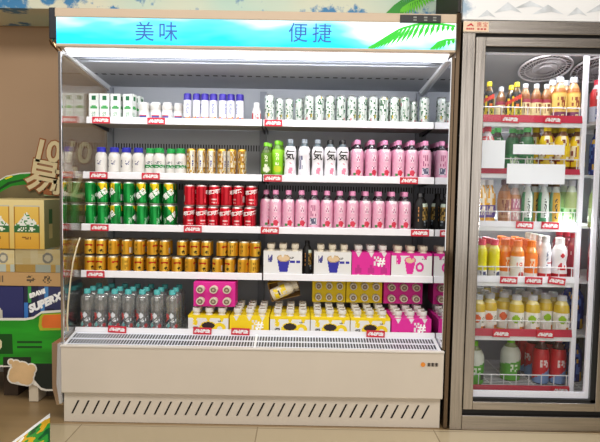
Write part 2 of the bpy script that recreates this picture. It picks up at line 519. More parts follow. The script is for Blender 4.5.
MILKW = mat('white_milk_plastic', '#dedbd6', .35)
CREAM = mat('cream_plastic', '#ddd4c0', .4)
bluecap = mat('blue_cap_plastic', '#2b2fb0', .4); greencap = mat('green_cap_plastic', '#1fa04a', .4)
purple_cap = mat('violet_blue_cap_plastic', '#33209a', .4)
whitecap = mat('white_cap_plastic', '#eceaea', .4); tealcap = mat('teal_cap_plastic', '#4fb0b0', .4)
pinkcap = mat('pink_cap_plastic', '#e493bf', .4); limecap = mat('lime_cap_plastic', '#78d010', .4)
blackcap = mat('black_cap_plastic', '#141418', .35); clearcap = mat('grey_clear_cap', '#8e98a4', .25)
yellowcap = mat('yellow_cap_plastic', '#f0d41c', .4); redcap = mat('red_cap_plastic', '#dc2f4a', .4); orangecap = mat('orange_cap_plastic', '#ee7a22', .4)
greycap = mat('pale_grey_cap', '#c4c6cc', .35)
for k, b in (('blue', bluecap), ('green', greencap)):
    bottle_kind('milk_'+k, 'yogurt_drink_bottle', 'bottle', [(.027, 0), (.0315, .004), (.0315, .094), (.028, .11), (.021, .118), (.021, .122)],
                MILKW, (.0245, .121, .147), b, (.012, .098), p_milk_bottle(k))
SPEC['carton'] = dict(name='milk_carton', cat='carton', parts=[('carton_body', gridbox('carton_body', .052, .052, .14, p_carton, 14, 24, 12), PAPER),
    ('top_fold', fromb('top_fold', join(bx(-.024, .024, .022, .03, .1401, .1435, .001), bx(-.025, -.016, .004, .048, .1401, .1412), bx(.016, .025, .004, .048, .1401, .1412))), mat('carton_white', '#f2f5f2', .5))])
SPEC['carton']['parts'][0][1].transform(Matrix.Translation((0, -.026, 0))); SPEC['carton']['parts'][1][1].transform(Matrix.Translation((0, -.026, 0)))
bottle_kind('blue_top', 'yogurt_stick_bottle', 'bottle', [(.0195, 0), (.021, .003), (.021, .112), (.02, .116)], MILKW, (.0215, .114, .15), purple_cap, (.002, .113), p_blue_cap)
bottle_kind('small', 'small_yogurt_cup', 'bottle', [(.021, 0), (.024, .003), (.025, .04), (.021, .05), (.025, .06), (.024, .072), (.018, .078)], MILKW, (.021, .076, .086), whitecap, (.004, .04), p_small)
bottle_kind('red_small', 'small_drink_bottle', 'bottle', [(.02, 0), (.0235, .004), (.0235, .06), (.019, .078), (.013, .088)], mat('pale_frosted_plastic', '#d4d2d2', .3), (.0155, .087, .107), whitecap, (.008, .062), p_red_white)

PETP = [(.03, 0), (.0335, .006), (.0335, .05), (.0325, .056), (.0335, .062), (.0335, .13), (.031, .148), (.022, .17), (.0145, .183), (.0145, .19)]
def pet(s=1, h=1): return [(r*s, z*h) for r, z in PETP]
PINKL = mat('pink_drink', '#c9708f', .2, coat=.4); DARKNECK = mat('dark_clear_plastic', '#3c2430', .15, coat=.5)
def two_tone(name, lo, hi, zt):          # drink up to zt, clear headspace above
    a, b = C(lo), C(hi)
    return lambda d, v: a if v < zt else b
WET = paintmat('bottled_drink', .15, 0, 0, .5)
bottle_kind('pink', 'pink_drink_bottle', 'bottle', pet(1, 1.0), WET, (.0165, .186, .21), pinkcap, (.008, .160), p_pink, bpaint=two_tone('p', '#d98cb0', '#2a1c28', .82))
bottle_kind('ki', 'white_drink_bottle', 'bottle', [(.028, 0), (.0315, .006), (.032, .03), (.0285, .07), (.0295, .1), (.0325, .125), (.031, .15), (.022, .173), (.0145, .184), (.0145, .19)],
            WET, (.0165, .186, .207), clearcap, (.004, .168), p_ki, (bent_text('lettering', '気', .055, .0325, .118, -.05, bold=.0009), INK), bpaint=two_tone('k', '#e6e2ee', '#5c6a72', .86))
SPEC['ki_dark'] = dict(SPEC['ki'], parts=[p if p[0] != 'cap' else ('cap', p[1].copy(), blackcap) for p in SPEC['ki']['parts']])
bottle_kind('tea', 'green_tea_bottle', 'bottle', pet(.98, .96), WET, (.0165, .179, .2), limecap, (.02, .15), p_tea(False), bpaint=two_tone('t', '#7ab81e', '#5a8a1c', .85))
bottle_kind('tea_dark', 'green_tea_bottle', 'bottle', pet(.85, .9), WET, (.0155, .167, .187), limecap, (.02, .13), p_tea(True), bpaint=two_tone('t', '#4c6a12', '#3a4a14', .85))
bottle_kind('black', 'black_drink_bottle', 'bottle', pet(1.02, .98), paintmat('matt_black_print', .6), (.0165, .182, .205), blackcap, (.012, .15), p_black, bpaint=two_tone('b', '#060506', '#0c090a', .8), lmat=paintmat('matt_black_print', .6))
CLEAR = glassmat('clear_plastic', (.90, .92, .93), .12, .06, diff=.1, dcol=(.75, .78, .8))
bottle_kind('water', 'water_bottle', 'bottle', [(.03, 0), (.0338, .006), (.0338, .207), (.032, .218), (.024, .228), (.0145, .233), (.0145, .238)],
            CLEAR, (.0175, .234, .257), tealcap, (.035, .15), p_water, lmat=glassmat('unused', (1, 1, 1), .1))
def clearprint():                       # transparent film: grey tone of the print pattern shows the bottle behind
    m = paintmat('clear_film_print', .3, 0, 0, .2); nt = m.node_tree; b = nt.nodes['Principled BSDF']
    a = [n for n in nt.nodes if n.type == 'VERTEX_COLOR'][0]
    vm = nt.nodes.new('ShaderNodeVectorMath'); vm.operation = 'DISTANCE'; vm.inputs[1].default_value = C('#5d6266')
    nt.links.new(a.outputs['Color'], vm.inputs[0])
    g = nt.nodes.new('ShaderNodeMath'); g.operation = 'GREATER_THAN'; g.inputs[1].default_value = .01
    nt.links.new(vm.outputs['Value'], g.inputs[0])
    ma = nt.nodes.new('ShaderNodeMath'); ma.operation = 'MULTIPLY_ADD'; ma.inputs[1].default_value = .75; ma.inputs[2].default_value = .2
    nt.links.new(g.outputs[0], ma.inputs[0]); nt.links.new(ma.outputs[0], b.inputs['Alpha'])
    return m
SPEC['water']['parts'][2][1].materials.clear(); SPEC['water']['parts'][2] = ('label', SPEC['water']['parts'][2][1], clearprint())

capcream = mat('cream_cap_plastic', '#d9d0bc', .4); capgrey = mat('white_grey_cap', '#dcdad6', .4)
# multipacks: a card sleeve around six small bottles
PB = [(.026, .002), (.0285, .006), (.0285, .1), (.026, .122), (.0145, .138), (.013, .142), (.0165, .1425), (.0165, .149), (.014, .15)]
def ring_cap(r, z0, z1, side):
    c0, c1, c2 = C(side), C('#7d6c58'), C('#b8a890')
    prof = [(r, z0), (r, z1-.003), (r*.93, z1), (r*.7, z1), (r*.66, z1-.0015), (r*.38, z1-.0015), (r*.3, z1), (r*.02, z1)]
    V = []; k = [0]
    me = lathe('cap', prof, 20)
    ca = me.color_attributes.new('Col', 'FLOAT_COLOR', 'CORNER')
    for p in me.polygons:
        rr = math.hypot(p.center.x, p.center.y)
        c = c0 if rr > r*.68 or p.center.z < z1-.005 else (c1 if rr > r*.28 else c2)
        for l in p.loop_indices: ca.data[l].color = (*c, 1)
    return me
def pack_kind(key, kind, bmat_, label_cap):
    w, d, h = .2, .128, .132
    parts = [('sleeve', gridbox('sleeve', w, d, h, p_pack(kind), 60, 40, 10), PAPER)]
    if kind.startswith('hash'):
        parts.append(('hash_mark', flat_text('hash_mark', '#', .062, .052, -.0012, .083, bold=.002), WPRINT))
    bt = lathe('bottle', PB, 20)
    cp = ring_cap(.0195, .147, .168, '#d9d0bc' if label_cap is capcream else '#dcdad6'); label_cap = PAPER
    for r_ in range(2):
        for c_ in range(3):
            b2 = bt.copy(); b2.transform(Matrix.Translation(((c_-1)*.0635, .033+r_*.062, 0)))
            c2 = cp.copy(); c2.transform(Matrix.Translation(((c_-1)*.0635, .033+r_*.062, 0)))
            parts.append(('bottle', b2, bmat_, [('cap', c2, label_cap)]))
    SPEC[key] = dict(name='six_pack', cat='six-pack', parts=parts)
for k in ('blue', 'pink', 'yellow', 'hashpink', 'hashyellow'):
    pack_kind('pack_'+k, k, CREAM if k in ('blue', 'pink') else MILKW, capcream if k in ('blue', 'pink') else capgrey)

# ------------------------------------------------------------------ SETTING
XL, XR = -1.188, .7325
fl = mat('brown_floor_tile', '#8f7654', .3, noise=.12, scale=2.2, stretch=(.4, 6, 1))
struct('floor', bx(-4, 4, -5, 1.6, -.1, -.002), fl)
def tile_material():
    m = mat('pale_floor_tile', '#d6c8ae', .22); nt = m.node_tree; b = nt.nodes['Principled BSDF']
    tc = nt.nodes.new('ShaderNodeTexCoord'); mp = nt.nodes.new('ShaderNodeMapping'); br = nt.nodes.new('ShaderNodeTexBrick')
    mp.inputs['Location'].default_value = (-ground(255, 442).x, .02, 0)
    br.offset = 0; br.inputs['Scale'].default_value = 1; br.inputs['Mortar Size'].default_value = .0035
    br.inputs['Brick Width'].default_value = ground(440, 442).x-ground(255, 442).x; br.inputs['Row Height'].default_value = .8
    br.inputs['Color1'].default_value = (*C('#ae9f82'), 1); br.inputs['Color2'].default_value = (*C('#a7987c'), 1); br.inputs['Mortar'].default_value = (*C('#8a7a60'), 1)
    nt.links.new(tc.outputs['Object'], mp.inputs['Vector']); nt.links.new(mp.outputs['Vector'], br.inputs['Vector']); nt.links.new(br.outputs['Color'], b.inputs['Base Color'])
    return m
a, b_ = ground(50, 423.5), ground(50, 442)
k = (b_-a).normalized()
e = b_+k*.6
bm = bmesh.new()
vs = [bm.verts.new((x, y, 0)) for x, y in ((a.x, a.y), (e.x, e.y), (e.x, -5), (4, -5), (4, ground(600, 436).y), (XR+.05, ground(452, 430).y))]  # edge kept clear of the fridge; brown floor there stands for its shade
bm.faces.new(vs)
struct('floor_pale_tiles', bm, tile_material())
# floor sticker
bm = bmesh.new()
P = [ground(9, 446), ground(50, 414.5), ground(50, 446)]
def decal_material():
    m = mat('floor_sticker_print', '#e0b020', .3); nt = m.node_tree; b = nt.nodes['Principled BSDF']
    tc = nt.nodes.new('ShaderNodeTexCoord'); mp = nt.nodes.new('ShaderNodeMapping'); mp.inputs['Rotation'].default_value = (0, 0, R(35)); mp.inputs['Scale'].default_value = (18, 5, 1)
    w = nt.nodes.new('ShaderNodeTexNoise'); w.inputs['Scale'].default_value = .9; w.inputs['Detail'].default_value = 2
    r = nt.nodes.new('ShaderNodeValToRGB'); r.color_ramp.interpolation = 'CONSTANT'
    for pos, c in ((0, '#0d5a2c'), (.44, '#2f9a3a'), (.52, '#e3b326'), (.62, '#dce8d0')):
        el = r.color_ramp.elements[0] if pos == 0 else r.color_ramp.elements.new(pos)
        el.color = (*C(c), 1)
    r.color_ramp.elements[-1].position = .62
    nt.links.new(tc.outputs['Object'], mp.inputs['Vector']); nt.links.new(mp.outputs['Vector'], w.inputs['Vector']); nt.links.new(w.outputs['Fac'], r.inputs['Fac']); nt.links.new(r.outputs['Color'], b.inputs['Base Color'])
    return m
t = thing('floor_sticker', 'green and yellow leaf sticker with white edge on brown floor', 'sticker', (0, 0, 0))
def flatpoly(pts, z0, z1):
    bm = bmesh.new(); lo = [bm.verts.new((p[0], p[1], z0)) for p in pts]; hi = [bm.verts.new((p[0], p[1], z1)) for p in pts]
    bm.faces.new(lo[::-1]); bm.faces.new(hi); n = len(pts)
    for i in range(n): bm.faces.new((lo[i], lo[(i+1) % n], hi[(i+1) % n], hi[i]))
    return bm
obj('printed_sheet', flatpoly(P, -.0015, .001), decal_material(), t)
obj('white_border', flatpoly([ground(7, 446), ground(50, 413.5), ground(50, 416), ground(11, 446)], -.0014, .0016), WPRINT, t)

wallm = mat('brown_wall_paint', '#b89a7c', .7, noise=.03, scale=1.5)
YW = .95
struct('wall_back', bx(-4, 4, YW, YW+.1, 0, 3.2), wallm)
def mural_material(name, base, blot, drop, sc):
    m = mat(name, base, .5); nt = m.node_tree; b = nt.nodes['Principled BSDF']
    tc = nt.nodes.new('ShaderNodeTexCoord')
    n1 = nt.nodes.new('ShaderNodeTexNoise'); n1.inputs['Scale'].default_value = sc; n1.inputs['Detail'].default_value = 6; n1.inputs['Roughness'].default_value = .6
    n2 = nt.nodes.new('ShaderNodeTexNoise'); n2.inputs['Scale'].default_value = 1.2
    r1 = nt.nodes.new('ShaderNodeValToRGB'); r1.color_ramp.elements[0].position = .55; r1.color_ramp.elements[1].position = .61
    r1.color_ramp.elements[0].color = (0, 0, 0, 1); r1.color_ramp.elements[1].color = (1, 1, 1, 1)
    r2 = nt.nodes.new('ShaderNodeValToRGB'); r2.color_ramp.elements[0].position = .35; r2.color_ramp.elements[1].position = .6
    r2.color_ramp.elements[0].color = (*C(base), 1); r2.color_ramp.elements[1].color = (*C(drop), 1)
    mx = nt.nodes.new('ShaderNodeMix'); mx.data_type = 'RGBA'
    nt.links.new(tc.outputs['Object'], n1.inputs['Vector']); nt.links.new(tc.outputs['Object'], n2.inputs['Vector'])
    nt.links.new(n1.outputs['Fac'], r1.inputs['Fac']); nt.links.new(n2.outputs['Fac'], r2.inputs['Fac'])
    nt.links.new(r1.outputs['Color'], mx.inputs['Factor']); nt.links.new(r2.outputs['Color'], mx.inputs['A']); mx.inputs['B'].default_value = (*C(blot), 1)
    nt.links.new(mx.outputs['Result'], b.inputs['Base Color']); return m
YB = .55
zb = at(30, 8.3, YB).z
struct('wall_bulkhead', bx(-4, .79, YB, YW-.001, zb, 3.2), mural_material('splash_mural', '#ece6cc', '#3a86bc', '#bfe2d6', 6))
# pale band under the bulkhead
z1 = at(30, 25, YW-.02).z
struct('trim_1', bx(-4, XL+.2, YW-.03, YW, z1, zb-.001), mat('pale_trim_paint', '#b9a283', .6))
# palm leaves of the mural
LEAF = mat('palm_green_print', '#6fe02a', .5); LEAF2 = mat('palm_dark_green_print', '#2fa02c', .5)
def frond(P0, P1, bow, n, ln, y, lean=.5, w=.012, bm=None):
    """a palm frond drawn flat in the XZ plane: leaflets along a bowed rib"""
    bm = bm or bmesh.new()
    a, b = Vector((P0[0], 0, P0[1])), Vector((P1[0], 0, P1[1])); t = (b-a); nrm = Vector((-t.z, 0, t.x)).normalized()
    def rib(s): return a+t*s+nrm*bow*4*s*(1-s)
    for i in range(n):
        s = (i+.5)/n; p = rib(s); tg = (rib(min(1, s+.02))-rib(s-.02)).normalized(); nn = Vector((-tg.z, 0, tg.x))
        L = ln*(.55+.45*math.sin(math.pi*min(1, s*1.05)))
        for sd in (-1, 1):
            q = p+(nn*sd*(1-lean)+tg*lean).normalized()*L*(1 if sd < 0 else .75)
            mid = (p+q)/2; dv = (q-p).normalized(); pn = Vector((-dv.z, 0, dv.x))*w/2
            f = [bm.verts.new((v.x, y+i*.00005, v.z)) for v in (p, mid-pn, q, mid+pn)]
            bm.faces.new(f)
    for i in range(10):
        p, q = rib(i/10), rib((i+1)/10); pn = nrm*w*.3
        bm.faces.new([bm.verts.new((v.x, y-.0005, v.z)) for v in (p-pn, q-pn, q+pn, p+pn)])
    return bm
def drooping(pts, Y, n, vec, w, lens, bm=None):
    """leaflets hanging from a curved rib; pts, vec and lens in photograph pixels at depth Y"""
    bm = bm or bmesh.new()
    P_ = [at(x, y, Y) for x, y in pts]; k_ = (Y+D)/F
    def rib(s):
        s *= len(P_)-1; i = min(int(s), len(P_)-2); return P_[i].lerp(P_[i+1], s-i)
    for i in range(n):
        s = (i+.5)/n; p = rib(s); L = lens[0]+(lens[1]-lens[0])*math.sin(math.pi*min(1, s*1.15))
        a = vec[0]+(vec[1]-vec[0])*s
        dv = Vector((math.cos(a), 0, math.sin(a))); q = p+dv*L*k_; m1 = p+dv*L*k_*.45; pn = Vector((-dv.z, 0, dv.x))*w*k_
        bm.faces.new([bm.verts.new((v.x, Y-i*.00003, v.z)) for v in (p-pn*.4, m1-pn, q, m1+pn, p+pn*.4)])
    for i in range(16):
        p, q = rib(i/16), rib((i+1)/16); n_ = Vector((0, 0, 1))*w*k_*.6
        bm.faces.new([bm.verts.new((v.x, Y-.0015, v.z)) for v in (p-n_, q-n_, q+n_, p+n_)])
    return bm
def px2(px, py, Y): p = at(px, py, Y); return (p.x, p.z)
mural = bpy.data.objects['wall_bulkhead']
obj('palm_print', drooping([(386, 14), (394, 6), (404, -1), (416, -5), (432, -7)], YB-.003, 24, (R(230), R(315)), 1.5, (6, 18)), LEAF2, mural)
obj('palm_print', drooping([(402, 8), (410, 3), (420, -1), (432, -3)], YB-.006, 14, (R(240), R(310)), 1.2, (5, 12)), LEAF, mural)
obj('palm_print', drooping([(436, 16), (440, 9), (445, 3), (452, -4), (458, -10)], YB-.004, 20, (R(300), R(350)), 2.2, (6, 20)), LEAF, mural)
# ------------------------------------------------------------------ OPEN DISPLAY COOLER
ck = thing('open_display_cooler', 'long open-front beverage cooler with blue lit sign and beige base', 'display cooler', (0, 0, 0))
YS = [.33, .275, .25, .238]; YD = .15
ZS = [at(250, y_, Y_).z for y_, Y_ in zip((122.4, 177.6, 229.7, 276.4), YS)]; ZD = at(250, 333.6, YD).z
YBK = .69
XG, XM = at(62.2, 200, .02).x, at(432.8, 160, .335).x     # planes of the end glass and the end mirror
SX0, SX1 = XG+.004, XM-.003
# back panel with air slots
def dashmat(name, base, axis, centres, half, freq, thr):
    m = mat(name, base, .5); nt = m.node_tree; b = nt.nodes['Principled BSDF']
    tc = nt.nodes.new('ShaderNodeTexCoord'); sp = nt.nodes.new('ShaderNodeSeparateXYZ'); nt.links.new(tc.outputs['Object'], sp.inputs[0])
    last = None
    for zc in centres:
        c = nt.nodes.new('ShaderNodeMath'); c.operation = 'COMPARE'; c.inputs[1].default_value = zc; c.inputs[2].default_value = half
        nt.links.new(sp.outputs[axis], c.inputs[0])
        if last is not None:
            ad = nt.nodes.new('ShaderNodeMath'); ad.operation = 'ADD'; nt.links.new(last, ad.inputs[0]); nt.links.new(c.outputs[0], ad.inputs[1]); last = ad.outputs[0]
        else: last = c.outputs[0]
    mu = nt.nodes.new('ShaderNodeMath'); mu.operation = 'MULTIPLY'; mu.inputs[1].default_value = freq; nt.links.new(sp.outputs['X'], mu.inputs[0])
    fr = nt.nodes.new('ShaderNodeMath'); fr.operation = 'FRACT'; nt.links.new(mu.outputs[0], fr.inputs[0])
    gt = nt.nodes.new('ShaderNodeMath'); gt.operation = 'GREATER_THAN'; gt.inputs[1].default_value = thr; nt.links.new(fr.outputs[0], gt.inputs[0])
    m2 = nt.nodes.new('ShaderNodeMath'); m2.operation = 'MULTIPLY'; nt.links.new(last, m2.inputs[0]); nt.links.new(gt.outputs[0], m2.inputs[1])
    mx = nt.nodes.new('ShaderNodeMix'); mx.data_type = 'RGBA'; mx.inputs['A'].default_value = (*C(base), 1); mx.inputs['B'].default_value = (*C('#2c2e34'), 1)
    nt.links.new(m2.outputs[0], mx.inputs['Factor']); nt.links.new(mx.outputs['Result'], b.inputs['Base Color']); return m
obj('back_panel', bx(XL, XR, YBK, YBK+.06, .3, 2.0), dashmat('grey_back_panel', '#b4b8c0', 'Z', (1.43, 1.19, .93), .018, 62, .55), ck)
# ceiling duct: slopes down towards the back
ZC0, ZC1 = at(100, 62, .2).z, at(112, 86.5, YBK).z
duct = obj('ceiling_panel', prism_x([(.19, ZC0), (YBK, ZC1), (YBK, ZC1+.1), (.19, ZC0+.03)], XG+.003, XM-.001), dashmat('ceiling_grey_enamel', '#a9adb6', 'Y', (.42,), .012, 21, .45), ck)
# canopy
ztop = 2.045
zsa, zsb = at(250, 20, .024).z, at(250, 46.6, .024).z      # top and bottom of the lit sign
zlo = at(250, 49.6, .024).z
obj('canopy_box', bx(XL-.016, XR+.002, .04, .62, zlo, ztop, .004), BEIGE2, ck)
obj('canopy_trim', bx(XL-.018, XR+.004, .02, .045, zsa, ztop+.002, .004), BEIGE2, ck)
obj('canopy_trim', bx(XL-.018, XR+.004, .02, .045, zlo, zsb, .004), BEIGE2, ck)
def signmat():
    m = bpy.data.materials.new('lit_sign_print'); m.use_nodes = True; nt = m.node_tree; b = nt.nodes['Principled BSDF']
    tc = nt.nodes.new('ShaderNodeTexCoord'); sp = nt.nodes.new('ShaderNodeSeparateXYZ'); nt.links.new(tc.outputs['Object'], sp.inputs[0])
    mp = nt.nodes.new('ShaderNodeMapping'); mp.inputs['Scale'].default_value = (2.2, 1, 9); nt.links.new(tc.outputs['Object'], mp.inputs['Vector'])
    n = nt.nodes.new('ShaderNodeTexNoise'); n.inputs['Scale'].default_value = 1.3; n.inputs['Detail'].default_value = 2; nt.links.new(mp.outputs['Vector'], n.inputs['Vector'])
    z = nt.nodes.new('ShaderNodeMapRange'); z.inputs['From Min'].default_value = zsb; z.inputs['From Max'].default_value = zsa; z.inputs['To Min'].default_value = -.40; z.inputs['To Max'].default_value = .2
    nt.links.new(sp.outputs['Z'], z.inputs['Value'])
    x = nt.nodes.new('ShaderNodeMapRange'); x.inputs['From Min'].default_value = .12; x.inputs['From Max'].default_value = .42; x.inputs['To Min'].default_value = 0; x.inputs['To Max'].default_value = .55
    nt.links.new(sp.outputs['X'], x.inputs['Value'])
    s1 = nt.nodes.new('ShaderNodeMath'); s1.operation = 'ADD'; nt.links.new(n.outputs['Fac'], s1.inputs[0]); nt.links.new(z.outputs['Result'], s1.inputs[1])
    s2 = nt.nodes.new('ShaderNodeMath'); s2.operation = 'ADD'; nt.links.new(s1.outputs[0], s2.inputs[0]); nt.links.new(x.outputs['Result'], s2.inputs[1])
    r = nt.nodes.new('ShaderNodeValToRGB')
    r.color_ramp.elements[0].position = .2; r.color_ramp.elements[0].color = (*C('#16c3ea'), 1)
    r.color_ramp.elements[1].position = .9; r.color_ramp.elements[1].color = (*C('#eefafe'), 1)
    el = r.color_ramp.elements.new(.55); el.color = (*C('#5fd4f2'), 1)
    nt.links.new(s2.outputs[0], r.inputs['Fac']); nt.links.new(r.outputs['Color'], b.inputs['Base Color']); nt.links.new(r.outputs['Color'], b.inputs['Emission Color'])
    b.inputs['Emission Strength'].default_value = .8; b.inputs['Roughness'].default_value = .2
    return m
sg = obj('sign_panel', bx(XL-.012, XR, .024, .04, zsb, zsa), signmat(), ck)
txm = mat('blue_sign_lettering', '#1663b8', .4, emit=.15)
for ch, px, py in (('美', 144.5, 33), ('味', 168, 33), ('便', 298, 34), ('捷', 322, 34.5)):
    p = at(px, py, .022); obj('lettering', flat_text('lettering', ch, .098, p.x, .0225, p.z), txm, sg)
PALM = mat('palm_sign_print', '#22c428', .4, emit=.35)
Y0 = .0225
obj('palm_print', drooping([(371, 47), (385, 38), (400, 29), (418, 24), (440, 24), (460, 27)], Y0, 22, (R(215), R(262)), 1.7, (6, 21)), PALM, sg)
obj('palm_print', drooping([(432, 49), (437, 43), (446, 40), (460, 39)], Y0-.002, 10, (R(225), R(270)), 1.7, (4, 10)), PALM, sg)
# trim palm overhang beyond the sign edge
for o in [c for c in sg.children if c.name.startswith('palm_print')]:
    bm = bmesh.new(); bm.from_mesh(o.data)
    for co, no in (((XR-.004, 0, 0), (1, 0, 0)), ((0, 0, zsa-.001), (0, 0, 1)), ((0, 0, zsb+.001), (0, 0, -1))):
        bmesh.ops.bisect_plane(bm, geom=bm.verts[:]+bm.edges[:]+bm.faces[:], plane_co=co, plane_no=no, clear_outer=True)
    bm.to_mesh(o.data); bm.free()
# controller
c0, c1 = at(400, 22.5, .018), at(441, 15.5, .018)
ct = obj('controller', bx(c0.x, c1.x, .012, .03, c0.z, c1.z, .002), BLACK, ck)
bm = bmesh.new()
for u in (.36, .62, .84):
    x = c0.x+(c1.x-c0.x)*u
    bx(x-.008, x+.008, .0105, .0125, c0.z+.020, c0.z+.027, 0, bm); bx(x-.008, x+.008, .0105, .0125, c0.z+.008, c0.z+.014, 0, bm)
obj('controller_keys', bm, mat('grey_keys', '#8a8d86', .5), ct)
# light strip below the sign and air outlet
TUBE = mat('white_light_strip', '#f6f8ff', .4, emit=1.9)
obj('light_strip', prism_x([(.05, zlo-.001), (.055, zlo-.006), (.10, at(250, 58.5, .10).z), (.118, at(250, 58.5, .10).z), (.118, zlo-.001)], XG+.006, XM-.002), TUBE, ck)
obj('air_outlet', prism_x([(.12, at(250, 60, .12).z), (.19, at(250, 63.5, .19).z), (.19, at(250, 63.5, .19).z+.02), (.12, at(250, 60, .12).z+.02)], XG+.004, XM-.001), GREY, ck)
# end caps of the canopy
ENDM = mat('dark_end_cap', '#2b3038', .2)
obj('end_cap', bx(XL-.052, XL-.013, .03, .6, 1.90, 2.052, .006), ENDM, ck)
obj('end_cap_trim', tube([(XL-.040, .03, 1.897), (XL-.036, .032, 1.88), (XL-.016, .035, 1.86), (XG-.004, .03, 1.838)], .012), BRONZE, ck)
# side panels
gl = glassmat('side_glass', (.93, .95, .94), .05, .02)
sgl = obj('side_glass', bx(XG-.003, XG+.003, .03, YBK, .42, 1.85), gl, ck)
obj('glass_edge_trim', bx(XG-.012, XG+.004, .015, .03, .40, 1.84, .003), CHROME, sgl)
obj('side_mirror', bx(XM, XM+.004, .02, YBK, .41, 1.84), MIRROR, ck)
obj('end_panel', join(bx(XM+.0045, XR+.0, .016, .74, .4, 1.84, .001), bx(XR+.001, XR+.022, .01, .74, .0, 2.05, .003)), mat('dark_glossy_side', '#6b5a48', .08, .8), ck)
# white corner bars where the glass meets ceiling and back
for x0, x1 in ((XG+.0035, XG+.018), (XM-.016, XM-.001)):
    obj('corner_bar', prism_x([(.06, 1.83), (.075, 1.84), (YBK-.005, ZC1+.0), (YBK-.005, ZC1-.03)], x0, x1), WHITE, ck)
    obj('shelf_upright', bx(x0 if x0 < 0 else x1-.03, x0+.03 if x0 < 0 else x1, YBK-.03, YBK-.001, .45, ZC1-.01), GREY, ck)
xm = at(263, 130, YBK-.02).x
obj('shelf_upright', bx(xm-.02, xm+.02, YBK-.025, YBK-.001, .45, ZC1-.02), GREY, ck)
# shelves: two per level
SURF = []
for i, (z, y) in enumerate(zip(ZS, YS)):
    xs = at(262.5, 128+i*51, y).x
    for x0, x1 in ((SX0, xs-.004), (xs+.004, SX1)):
        sh = obj('shelf', bx(x0, x1, y+.012, YBK-.03, z-.012, z+.004, .002), mat('shelf_underside_grey', '#b4aca2', .45), ck)
        obj('price_rail', prism_x([(y-.004, z-.018), (y+.012, z-.02), (y+.012, z+.015), (y+.004, z+.018), (y, z+.015)], x0, x1), LIP, sh)
        for xb in (x0+.004, x1-.008):
            obj('bracket', prism_x([(y+.05, z-.0122), (YBK-.03, z-.0122), (YBK-.03, z-.035), (YBK-.1, z-.032)], xb, xb+.004), DGREY, sh)
    SURF.append(z+.0045)
# bottom deck
ZDK = ZD-.045
dk = obj('deck', bx(SX0, SX1, YD+.01, YBK-.001, ZDK-.02, ZDK), WHITE, ck)
obj('price_rail', prism_x([(YD, ZD-.008), (YD+.01, ZD-.03), (YD+.01, ZD+.018), (YD+.005, ZD+.018)], SX0, SX1), LIP, dk)
# air return grille
def grillepaint(n):
    V, Fs, cs = [], [], []
    nx, ny = 390, 9; x0, x1 = XL+.012, XR-.02
    pa, pb = Vector((0, .012, .397)), Vector((0, YD-.001, max(.40, ZD-.007)))
    for j in range(ny+1):
        for i in range(nx+1):
            p = pa.lerp(pb, j/ny); V.append((x0+(x1-x0)*i/nx, p.y, p.z))
    for j in range(ny):
        for i in range(nx):
            a = j*(nx+1)+i; Fs.append((a, a+1, a+nx+2, a+nx+1))
            hole = j in (1, 2, 3, 5, 6, 7) and i % 3 != 2
            cs.append(C('#30343c') if hole else C('#dfe3ec'))
    return mesh('air_return_grille', V, Fs, cs)
obj('air_return_grille', grillepaint(0), paintmat('perforated_white_steel', .35), ck)
for x in (XL+.02, at(255, 342, .03).x, XR-.03):
    obj('grille_strap', prism_x([(.006, .400), (YD-.004, ZD-.002), (YD-.004, ZD-.016), (.012, .39)], x-.006, x+.006), WHITE, ck)
# base
bp = obj('base_panel', bx(XL+.0, XR-.008, .0, .06, .153, .392, .006), BEIGE, ck)
obj('base_top_trim', bx(XL, XR-.008, -.004, .02, .388, .399, .003), mat('pale_trim_steel', '#d9d3cb', .25), ck)
kp = obj('kick_plate', bx(XL+.008, XR-.016, .02, .06, .0, .153), BEIGE, ck)
bm = bmesh.new()
for i in range(35):
    px = 75.3+i*10.3
    p = at(px, 406.8+(px-75)*.0149, .019)
    pts = [(p.x-.021, p.z-.034), (p.x-.012, p.z-.034), (p.x+.021, p.z+.034), (p.x+.012, p.z+.034)]
    prism_y(pts, .0185, .0205, bm)
obj('vent_grille', bm, mat('vent_black', '#17130f', .7), kp)
lg = at(423, 364.5, 0)
bd = obj('brand_badge', lathe('brand_badge', [(.0115, 0), (.0115, .002)], 20, lambda d, v: C('#e08a2c') if d < .8 else C('#3b4a78')), PAPER, bp)
bd.data.transform(Matrix.Rotation(R(90), 4, 'X')); bd.location = (lg.x, -.0005, lg.z)
bm = bmesh.new()
for i in range(3):
    x = lg.x+.022+i*.019
    for j in range(3): bx(x, x+.015, -.0015, .0005, lg.z-.008+j*.006, lg.z-.0045+j*.006, 0, bm)
    bx(x+.005, x+.009, -.0015, .0005, lg.z-.009, lg.z+.009, 0, bm)
obj('badge_lettering', bm, mat('dark_badge_print', '#3b2f2a', .5), bp)
# left end of base: bronze end panel with cut corner
obj('base_end_panel', prism_y([(XL-.05, .40), (XL-.05, .17), (XL-.03, .085), (XL+.004, .085), (XL+.004, .40)], .02, .75), mat('bronze_end_steel', '#a98f76', .3, .6), ck)
obj('base_end_trim', prism_y([(XL-.012, .405), (XL-.02, .2), (XL-.006, .1), (XL+.004, .1), (XL+.004, .405)], -.002, .03), mat('silver_end_trim', '#c9cbd0', .25, .5), ck)
obj('body_shell', bx(XL+.03, XR-.03, .07, .74, .01, ZDK-.025), DGREY, ck)
# thin tube built for the reflected curve of the end glass on the left
cb = thing('glass_edge_curve', 'thin pale reflected hose hanging inside the glass end of the open cooler', 'curve', (0, 0, 0))
pts = [on_x(x, y, XG+.011) for x, y in ((80, 238), (77, 246), (73, 262), (70, 285), (68, 305), (67, 322), (68, 331))]
obj('curve', tube(pts, .0045), mat('pale_curve_tone', '#cfc3a4', .3), cb)

